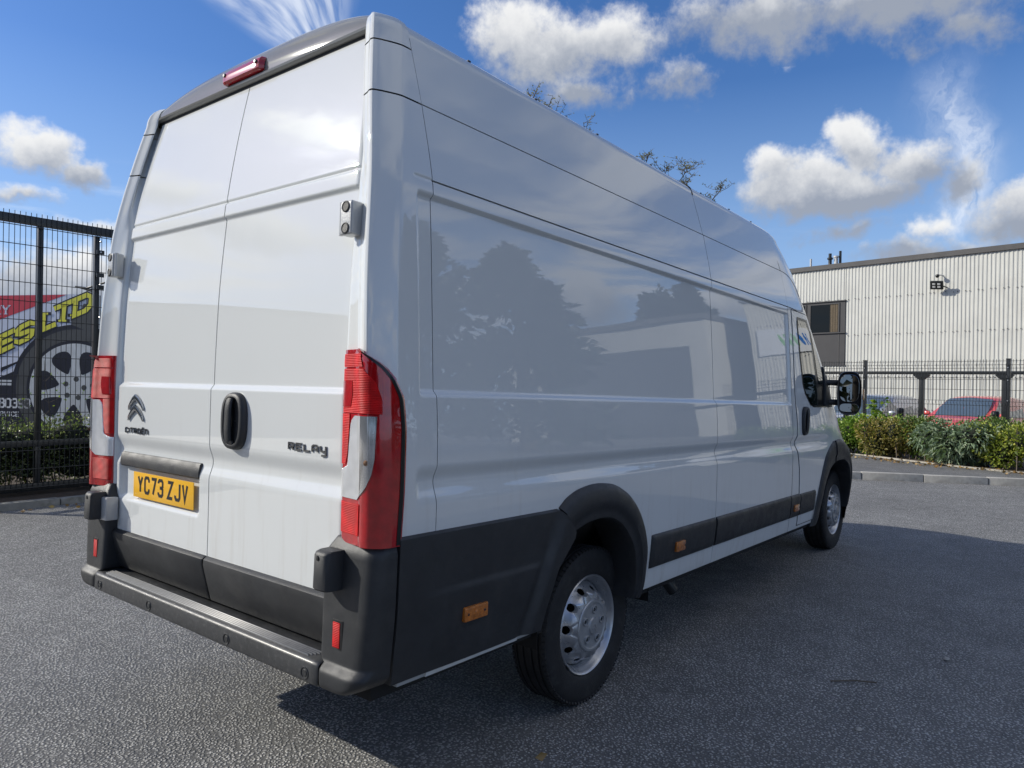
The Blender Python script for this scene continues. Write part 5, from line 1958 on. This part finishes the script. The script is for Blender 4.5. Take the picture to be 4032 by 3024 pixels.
# --- parked cars
def car(label, loc, rz, paint, k=1.0, h=1.46):
    root = tag(empty('parked_car', loc, (0, 0, rz)), label, 'car', 'cars parked against the warehouse')
    Wd = .86 * k
    # lower body: x forward
    prof = [(-2.02, .38, .42, .80), (-2.0, .34, .30, .84), (-1.7, .20, .22, .92), (-1.2, .10, .20, .94), (0, .06, .20, .93), (.9, .08, .20, .93), (1.35, .18, .20, .86), (1.75, .26, .22, .78), (1.98, .38, .30, .68), (2.03, .46, .40, .62)]
    rows = []
    for x, inset, zb, zt in prof:
        w_ = Wd - inset * .28
        rows.append([(x, -w_ * .92, zb), (x, -w_, zb + .10), (x, -w_ * 1.0, zb + .30), (x, -w_ * .985, zt - .10), (x, -w_ * .93, zt - .02), (x, -w_ * .80, zt + .008), (x, 0, zt + .035),
                     (x, w_ * .80, zt + .008), (x, w_ * .93, zt - .02), (x, w_ * .985, zt - .10), (x, w_, zb + .30), (x, w_, zb + .10), (x, w_ * .92, zb)])
    b = B()
    b.grid(np.array(rows), wrap=True)
    b.f.append(tuple(range(13)))
    b.f.append(tuple((len(rows) - 1) * 13 + i for i in range(13)))
    b.make('car_body', paint, root, smooth=50)
    # greenhouse
    st = [(-1.95, .88, .80, .90), (-1.62, 1.25, .70, 1.0), (-1.35, h - .04, .64, 1.0), (-.7, h, .63, 1.0), (0.0, h - .01, .63, 1.0), (.28, h - .06, .63, 1.0), (.80, 1.12, .70, 1.0), (1.18, .87, .76, .9)]
    rows = []
    for x, zt, wt_, f in st:
        zb = .86
        rows.append([(x, -Wd * .95, min(zb, zt)), (x, -(wt_ + .05) * k - .02 * (zt < 1.3), max(zb, zt - .06)), (x, -wt_ * k * .90, zt), (x, -wt_ * k * .5, zt + .025), (x, 0, zt + .035), (x, wt_ * k * .5, zt + .025), (x, wt_ * k * .90, zt), (x, (wt_ + .05) * k + .02 * (zt < 1.3), max(zb, zt - .06)), (x, Wd * .95, min(zb, zt))])
    b = B()
    b.grid(np.array(rows))
    b.make('cabin', paint, root, smooth=50)

    def pane(name, pts, n):
        b = B()
        n = Vector(n).normalized() * .008
        vs = [Vector(p) + n for p in pts]
        b.add(vs + [v - n * 2 for v in vs], [tuple(range(len(vs)))] + [(i, (i + 1) % len(vs), len(vs) + (i + 1) % len(vs), len(vs) + i) for i in range(len(vs))])
        b.make(name, M['carglass'], root, smooth=None)
    hb = h - .085
    pane('windscreen', [(1.12, -.64 * k, .905), (1.155, 0, .93), (1.12, .64 * k, .905), (.80, .645 * k, 1.145), (.36, .565 * k, hb + .02), (.375, 0, hb + .06), (.36, -.565 * k, hb + .02), (.80, -.645 * k, 1.145)], (.5, 0, .86))
    pane('rear_window', [(-1.9, -.6 * k, .93), (-1.9, .6 * k, .93), (-1.46, .54 * k, hb), (-1.46, -.54 * k, hb)], (-.8, 0, .6))
    for s in (-1, 1):
        for (xa, xb, xc, xd) in ((.02, 1.02, .26, .02), (-1.0, -.06, -.06, -1.0), (-1.62, -1.08, -1.08, -1.36)):
            pts = [(xa, s * Wd * .955, .885), (xb, s * Wd * .945, .885), (xc, s * .665 * k, hb - .01), (xd, s * .665 * k, hb - .01)]
            pane('side_window', pts if s < 0 else pts[::-1], (0, s, .45))
        b = B()
        P = []
        for f, q in ((0, .6), (.25, 1), (.7, 1), (1, .5)):
            P.append([(.86 - f * .10, s * (Wd * .98 + .14 + .10 * math.cos(t) * q), .97 + .065 * math.sin(t) * q) for t in np.linspace(0, 2 * math.pi, 13)[:-1]])
        b.grid(np.array(P), wrap=True)
        b.f += [tuple(range(12)), tuple(36 + i for i in range(12))]
        b.make('wing_mirror', paint, root, smooth=60)
        b = B()
        b.box((1.86, s * Wd * .66, .64), (.20, .34, .14), Matrix.Rotation(s * -.45, 3, 'Z'))
        b.make('headlamp', M['clear'], root, bevel=.03)
        for x_ in (-1.28, 1.28):
            b = B()
            b.lathe([(.16, -.09), (.20, -.10), (.29, -.10), (.31, -.08), (.31, .08), (.2, .09)], 28, lambda p: (x_ + p[0], s * (Wd - .12) + p[1] * -s * -1 * (-s), .31 + p[2]))
            w_ = b.make('wheel', M['rubber'], root, smooth=40)
            b = B()
            b.lathe([(.20, -.10), (.17, -.085), (.05, -.095), (.0005, -.10)], 20, lambda p: (x_ + p[0], s * (Wd - .12) - s * p[1] * -1 * -1, .31 + p[2]))
            b.make('rim', M['rim'], w_, smooth=40)
    b = B()
    b.box((2.035, 0, .48), (.03, 1.1, .16))
    b.make('grille', M['black'], root, bevel=.01)
    return root


car('red hatchback parked behind the mesh fence', (23.0, -.25, -.20), R(163), M['carred'])
car('silver hatchback parked left of the red car', (22.2, 2.35, -.20), R(166), M['carsilver'])

# --- left-hand gate fence of black box section and welded mesh
gf = tag(empty('security_fence', (0, 6.86, 0)), 'tall black steel mesh fence with box-section frame at the left kerb', 'fence')
for nm, z0, z1, d_ in (('top_rail', 3.19, 3.29, .06), ('middle_rail', .63, .70, .05), ('bottom_rail', .115, .205, .06)):
    b = B()
    b.box((3.47, .045, (z0 + z1) / 2), (5.20, d_, z1 - z0))
    b.make(nm, M['steel_black'], gf, bevel=.006)
for x_, w_, zt in ((1.805, .058, 3.19), (.90, .058, 3.19), (4.15, .058, 3.19)):
    b = B()
    for za, zb in ((.205, .63), (.70, 3.19)):
        b.box((x_, .045, (za + zb) / 2), (w_, .055, zb - za))
    st_ = b.make('stile', M['steel_black'], gf, bevel=.005)
    st_['kind'] = 'thing'
for x_ in (2.445, 5.2):
    b = B()
    b.box((x_, .115, 1.60), (.058, .06, 3.18))
    p = b.make('post', M['steel_black'], gf, bevel=.004)
    for z in (.5, 1.0, 1.55, 2.18, 2.58, 2.98, 3.11, 3.17):
        b = B()
        b.lathe([(.0001, -.016), (.009, -.015), (.012, -.006), (.012, .0)], 10, lambda q: (x_ + q[0], .082 + q[1] - .09, z + q[2]))
        b.make('bolt', M['zinc'], p)
    for z in (2.98, 2.70, 2.55):
        b = B()
        b.box((x_, -.006, z), (.085, .016, .05))
        b.make('clamp', M['steel_black'], p)
b = B()
b.tube([(0, 0, .115), (0, 0, 3.325)], .0038, 5)
fw = b.make('wire', M['steel_black'], gf, smooth=None)
xs_ = np.arange(.85, 6.0, .0545) + .030
fw.location = (float(xs_[0]), 0, 0)
for x_ in xs_[1:]:
    dup(fw, gf, (float(x_), 0, 0))
for z in np.arange(.14, 3.3, .2145):
    for dy_ in (-.006, .006):
        b = B()
        b.tube([(.86, dy_, float(z) + .02), (6.0, dy_, float(z) + .02)], .0040, 5)
        b.make('rail_wire', M['steel_black'], gf, smooth=None)

# hedge behind it
for i, (x0, lab) in enumerate(((.2, 'clipped hedge plant at the left edge behind the black fence'), (2.0, 'clipped hedge plant behind the black fence under the printed wheel'), (3.8, 'clipped hedge plant behind the black fence, hidden by the van'))):
    bl = []
    for k in range(13):
        bl.append(((random.uniform(-.85, .75), random.uniform(-.2, .25), random.uniform(.14, .62)), (random.uniform(.38, .5), random.uniform(.30, .4), random.uniform(.26, .34))))
    bush('hedge_plant', lab, 'hedge', (x0, 7.45, .095), bl, 10000, .040, .55, L['leftprivet'], 'hedge behind the left fence', up=.5, stems=10)
sh = tag(empty('bramble', (2.1, 7.2, .09)), 'thin bare bramble stems growing up through the left hedge', 'plant')
b = B()
for x_, h_ in ((-.35, .95), (-.12, 1.55), (.02, 1.05), (.35, 1.0), (.52, 1.2)):
    pts = [Vector((x_, 0, 0))]
    for k in range(6):
        pts.append(pts[-1] + Vector((random.uniform(-.05, .06), random.uniform(-.03, .03), h_ / 6)))
    b.tube(pts, [.008, .007, .006, .005, .004, .0035, .002], 5)
    for k in range(3, 6):
        for sg in (-1, 1):
            b.tube([pts[k], pts[k] + Vector((sg * random.uniform(.05, .14), .02, random.uniform(.04, .12)))], [.003, .0012], 4)
b.make('stems', M['twig'], sh)
P = [(random.uniform(-.4, .55), random.uniform(-.05, .05), random.uniform(.6, 1.4)) for k in range(90)]
leaf_mesh('foliage', np.array(P), rng.normal(size=(90, 3)), .032 * (.6 + rng.random(90)), .6, L['green'], sh)

# --- printed advertising board seen through the fence
SG_P, SG_D = Vector((3.05, 8.52, 0)), Vector((-.43, .9028, 0))
SG_N = Vector((-.9028, -.43, 0))
def sp(u, z, d):
    """u metres to the left of the board's right edge, as seen; d proud of the face"""
    q = SG_P + SG_D * (u * 1.2) + SG_N * d
    return (q.x, q.y, z)


bd = tag(empty('advertising_board', sp(2.2, 0, 0)), 'printed tyre-service board with a big alloy wheel behind the black fence', 'sign')


def sobj(b, name, mat, smooth=None, **k):
    return wobj(b, name, mat, bd, smooth=smooth, **k)


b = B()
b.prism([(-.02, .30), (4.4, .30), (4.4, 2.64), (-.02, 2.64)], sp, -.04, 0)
sobj(b, 'board_panel', M['signskylit'])
b = B()
b.prism([(.414, 2.635), (4.4, 2.635), (4.4, 1.2), (1.39, 2.28)], sp, .001, .002)
sobj(b, 'red_print', M['signred'])
b = B()
b.prism([(.76, .31), (4.4, .31), (4.4, .66), (1.38, 1.42), (.836, 1.65), (.76, 1.62)], sp, .001, .003)
sobj(b, 'black_print', M['signblack'])
for z0, z1, m_ in ((1.352, 1.38, 'signgrey'), (1.30, 1.335, 'signgrey')):
    b = B()
    b.prism([(.828, z0), (4.4, z0), (4.4, z1), (.828, z1)], sp, .0032, .0040)
    sobj(b, 'trim_line', M[m_])
b = B()
b.prism([(.93, 1.73), (1.37, 1.56), (1.37, 1.50)], sp, .002, .0034)
sobj(b, 'swoosh_print', M['signblack'])
# arch, tyre and wheel, all print
WC, WZ = .275, 1.27


def disc(r0, r1, n=60, d=.004, name='print', mat='signblack', a0=0, a1=2 * math.pi, zmin=.32):
    b = B()
    th = np.linspace(a0, a1, n)
    b.grid(np.array([[sp(WC + r * math.cos(t), max(zmin, WZ + r * 1.0 * math.sin(t)), d) for t in th] for r in (r0, r1)]))
    return sobj(b, name, M[mat])


disc(.001, .93, d=.0045, name='arch_print', mat='signblack')
disc(.70, .86, d=.0050, name='tyre_print', mat='signdark')
disc(.001, .655, d=.0056, name='wheel_rim_print', mat='signgrey')
b = B()
for k in range(7):
    a = 2 * math.pi * k / 7 + .25
    pts = []
    for t in np.linspace(0, 2 * math.pi, 25)[:-1]:
        r_ = .40 + .17 * math.cos(t)
        w_ = (.085 + .05 * math.cos(t)) * math.sin(t)
        pts.append((WC + r_ * math.cos(a) - w_ * 1.5 * math.sin(a), WZ + r_ * math.sin(a) + w_ * 1.5 * math.cos(a)))
    b = B()
    b.prism(pts, sp, .0060, .0066)
    sobj(b, 'spoke_gap_print', M['signblack'])
for k in range(5):
    a = 2 * math.pi * k / 5 + .5
    b = B()
    b.prism([(WC + .14 * math.cos(a) + .038 * math.cos(t), WZ + .14 * math.sin(a) + .038 * math.sin(t)) for t in np.linspace(0, 2 * math.pi, 15)[:-1]], sp, .0060, .0066)
    sobj(b, 'bolt_print', M['signdark'])
b = B()
b.prism([(-.015, 2.50), (.16, 2.50), (.22, 2.32), (.33, 2.26), (.33, 2.20), (-.015, 2.05)], sp, .0052, .0060)
sobj(b, 'headlamp_print', M['signdark'])
b = B()
b.prism([(-.02, .3), (-.055, .3), (-.055, 2.62), (-.02, 2.62)], sp, -.045, .01)
sobj(b, 'board_edge', M['signgrey'])


def serif(b, s, u0, z0, h, w, gap, t, d0, d1, du=-1.0, rise=0.0, lean=0.0):
    """slab-serif lettering; reading direction runs towards smaller u"""
    x = 0.0
    for ch in s:
        if ch == ' ':
            x += w * .6
            continue
        wi = w * (.42 if ch == 'I' else 1)
        f = lambda p: (u0 - (x + p[0] * wi + lean * p[1] * h), z0 + (x + p[0] * wi) * rise + p[1] * h)
        fn = lambda u, v, d: sp(u, v, d)
        for pl in GLY[ch]:
            ribbon(b, [f(p) for p in pl], t, fn, d0, d1)
        ends = {'L': [(0, 1), (0, 0)], 'T': [(.5, 0)], 'D': [(0, 1), (0, 0)], 'E': [(0, 1), (0, 0)], 'R': [(0, 0), (0, 1), (1, 0)], 'Y': [(0, 1), (1, 1), (.5, 0)], 'I': [(.5, 0), (.5, 1)], 'V': [(0, 1), (1, 1)]}.get(ch, [])
        for e in ends:
            p = f(e)
            b.prism([(p[0] - t * .95, p[1] - t * .22), (p[0] + t * .95, p[1] - t * .22), (p[0] + t * .95, p[1] + t * .22), (p[0] - t * .95, p[1] + t * .22)], fn, d0, d1 + .0002)
        x += wi + gap


for t_, d_, m_, nm in ((.105, .0062, 'signblack', 'lettering_outline'), (.066, .0070, 'signyellow', 'lettering')):
    b = B()
    serif(b, 'ES', 1.40, 1.79, .225, .225, .04, t_, d_, d_ + .0004, rise=.48, lean=.10)
    serif(b, 'L', .75, 2.125, .235, .20, .05, t_, d_, d_ + .0004, rise=.42, lean=.08)
    serif(b, 'T', .600, 2.195, .235, .290, .05, t_, d_, d_ + .0004, rise=.42, lean=.08)
    serif(b, 'D', .285, 2.335, .225, .225, .05, t_, d_, d_ + .0004, rise=.42, lean=.08)
    sobj(b, nm, M[m_])
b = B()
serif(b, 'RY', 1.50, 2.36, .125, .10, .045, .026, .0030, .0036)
sobj(b, 'lettering', M['signskylit'])
b = B()
serif(b, '880393', 1.475, .975, .125, .070, .026, .024, .0042, .0050)
sobj(b, 'lettering', M['signwhite'])
b = B()
serif(b, 'SERVICE', 1.50, .845, .062, .046, .020, .012, .0042, .0050)
sobj(b, 'lettering', M['signwhite'])
for u in (.6, 2.2, 3.8):
    b = B()
    b.box(sp(u, .2, -.08), (.07, .07, .9))
    sobj(b, 'leg', M['steel_black'])
b = B()
b.tube([sp(.30, 2.755, -.02), sp(.164, 2.725, -.02), sp(0, 2.66, -.02)], [.010, .022, .018], 8)
b.tube([sp(.164, 2.72, -.02), sp(.06, 2.75, -.02), sp(-.18, 2.82, -.02)], [.012, .016, .014], 8)
b.tube([sp(.06, 2.75, -.02), sp(.05, 2.60, -.03)], [.012, .012], 8)
sobj(b, 'hook_bracket', M['steel_black'], smooth=60)


# --- trees
def tree(name, label, base, targets, trunk_h, r0, leaves_n, leaf, lmat, spread=.40, twigs=10, group=None):
    root = tag(empty(name, base), label, 'tree', group)
    b = B()
    fork = Vector((0, 0, trunk_h))
    b.tube([(0, 0, -.1), (r0 * .3, 0, trunk_h * .5), fork], [r0 * 1.25, r0 * .9, r0 * .7], 10)
    b.make('trunk', M['bark'], root, smooth=60)
    b = B()
    P, D = [], []
    for t in targets:
        t = Vector(t) - Vector(base)
        m1 = fork.lerp(t, .45) + Vector((random.uniform(-.3, .3), random.uniform(-.3, .3), random.uniform(.1, .5)))
        b.tube([fork, fork.lerp(m1, .5), m1, m1.lerp(t, .6), t], [r0 * .5, r0 * .4, r0 * .25, r0 * .12, .008], 6)
        for k in range(twigs):
            o = m1.lerp(t, random.uniform(.45, 1.0))
            out = (t - fork).normalized()
            e = o + Vector((random.gauss(0, spread), random.gauss(0, spread), random.gauss(.05, spread * .7))) * .8 + out * random.uniform(.1, .5)
            e.z = min(e.z, t.z + .12)
            mid = o.lerp(e, .5) + Vector((0, 0, -.04))
            b.tube([o, mid, e], [.012, .008, .003], 4)
            for j in range(6):
                q = o.lerp(e, random.uniform(.3, 1))
                e2 = q + Vector((random.gauss(0, .13), random.gauss(0, .13), random.uniform(0, .14)))
                b.tube([q, e2], [.007, .0025], 3, cap=False)
                for m_ in range(leaves_n):
                    w_ = q.lerp(e2, random.uniform(.2, 1.1))
                    P.append(tuple(w_))
                    D.append((random.gauss(0, 1), random.gauss(0, 1), random.gauss(-.2, .8)))
    o = b.make('branches', M['twig'], root, smooth=60)
    o['kind'] = 'stuff'
    if P:
        leaf_mesh('crown', np.array(P), np.array(D), leaf * (.6 + .8 * rng.random(len(P))), .6, lmat, root)
    return root


ctr = np.array([-1.38, -2.67, 1.46])
T0 = [(12.13, 7.70, 8.30), (12.40, 7.35, 7.98), (12.25, 7.5, 7.9), (12.95, 6.67, 7.60), (13.9, 5.46, 6.82), (14.17, 5.12, 6.55), (14.51, 4.69, 6.62), (14.98, 4.09, 6.10), (14.71, 4.43, 5.90), (14.3, 4.94, 6.22), (14.6, 4.7, 6.4), (13.2, 6.3, 6.4), (13.6, 5.9, 6.2), (12.8, 6.9, 6.9), (14.0, 5.3, 5.6)]
T0 = [tuple(ctr + (np.array(t) - ctr) * 1.353) for t in T0]
tree('sparse_tree', 'thinly leaved tree rising behind the white van roof', (18.8, 8.9, 0), T0, 4.2, .16, 3, .050, L['autumn'])


def conifer(label, base, h, r, n=5500, group='dark evergreens mirrored in the van side'):
    root = tag(empty('evergreen_tree', base), label, 'tree', group)
    b = B()
    b.tube([(0, 0, -.1), (0, 0, h * .55), (0, 0, h * .95)], [.32, .2, .05], 9)
    b.make('trunk', M['bark'], root, smooth=60)
    P, D = [], []
    for k in range(46):
        f = random.random() ** .8
        z = h * (.10 + .88 * f)
        a = random.uniform(0, 6.283)
        rr = r * (1 - f) ** .6 * random.uniform(.55, 1.0) + .25
        c = np.array((rr * .62 * math.cos(a), rr * .62 * math.sin(a), z))
        p, d = blob_points(n // 46, c, (rr * .55, rr * .55, h * .07), .2)
        P.append(p)
        D.append(d + np.array([math.cos(a), math.sin(a), .1]))
    leaf_mesh('crown', np.concatenate(P), np.concatenate(D) + .4 * rng.normal(size=(46 * (n // 46), 3)), .42 * (.6 + .8 * rng.random(46 * (n // 46))), .5, L['conifer'], root)
    return root


for (x_, y_, h_, r_, lab) in ((17.5, -13.6, 7.6, 3.0, 'dark evergreen at the left end of the mirrored row'), (14.6, -15.5, 8.8, 3.2, 'tall dark evergreen in the mirrored row'), (11.0, -16.6, 8.4, 3.3, 'broad dark evergreen in the mirrored row'),
                              (-13.0, -11.5, 8.0, 3.6, 'dark evergreen behind the photographer to the right'), (-15.5, -4.6, 10.0, 4.6, 'tall evergreen filling the door mirror reflection'), (-20.0, -7.4, 11.5, 5.6, 'broad evergreen far behind, mirrored in the door mirror'),
                              (46.0, -22.5, 11.6, 4.2, 'dark evergreen behind the roller door unit'), (44.0, -19.2, 11.0, 3.6, 'second dark evergreen behind the roller door unit')):
    conifer(lab, (x_, y_, 0), h_, r_)

# --- small litter on the ground
can = tag(empty('drinks_can', (14.35, -1.30, .12)), 'bright blue can lying under the silvery shrub', 'can')
b = B()
b.lathe([(.0005, 0), (.045, 0), (.052, .015), (.052, .19), (.042, .21), (.0005, .212)], 18, lambda p: (p[0], p[2], p[1]))
b.make('can_body', M['blue_plastic'], can, smooth=40)
b = B()
b.lathe([(.044, .2125), (.044, .218), (.040, .218), (.040, .2125)], 18, lambda p: (p[0], p[2], p[1]))
b.make('can_rim', M['zinc'], can)
can.location = (13.62, -1.42, .12)
dt = B()
dt.box((0, 0, .012), (.16, .11, .022))
o = dt.make('cardboard_scrap', M['seal'], None, bevel=.004, loc=(13.36, -.66, .115), rot=(0, 0, .7))
tag(o, 'dark flat scrap lying on the edging of the footway', 'litter')
lf = leaf_mesh('fallen_leaf', np.array([[.88, -1.02, .012]]), np.array([[.9, -.5, .05]]), np.array([.055]), .62, L['fallen'], None, stuff=False, droop=-.05)
tag(lf, 'single brown leaf lying on the shaded asphalt near the camera', 'leaf')
b = B()
b.tube([(2.42, -1.70, .008), (2.50, -1.80, .012), (2.55, -1.88, .008)], .004, 5)
tag(b.make('twig', M['twig']), 'short dark twig on the shaded asphalt beside the van', 'twig')
for (x_, y_, s_, lab) in ((3.15, -2.10, .018, 'pale pebble on the shaded asphalt right of the van'), (1.97, -1.93, .016, 'pale pebble near the middle of the shaded asphalt')):
    b = B()
    for k in range(1):
        pts = blob_points(1, (0, 0, 0), (1, 1, 1))
    b.lathe([(.0005, s_ * .5), (s_ * .6, s_ * .4), (s_, 0), (s_ * .7, -s_ * .3), (.0005, -s_ * .4)], 7, lambda p: (p[0] * 1.3, p[2] * .9, p[1]))
    tag(b.make('pebble', M['concrete'], None, loc=(x_, y_, s_ * .35)), lab, 'pebble')

lp = np.stack([rng.uniform(-3.5, 4.5, 60), 6.33 - np.abs(rng.normal(0, .16, 60)), np.full(60, .012)], 1)
kl = leaf_mesh('kerb_leaves', lp, np.concatenate([rng.normal(size=(60, 2)), .1 * np.abs(rng.normal(size=(60, 1)))], 1), .045 * (.6 + .8 * rng.random(60)), .65, L['fallen'], None, droop=-.05)
tag(kl, 'dry brown leaves gathered in the gutter of the left kerb', 'leaves')
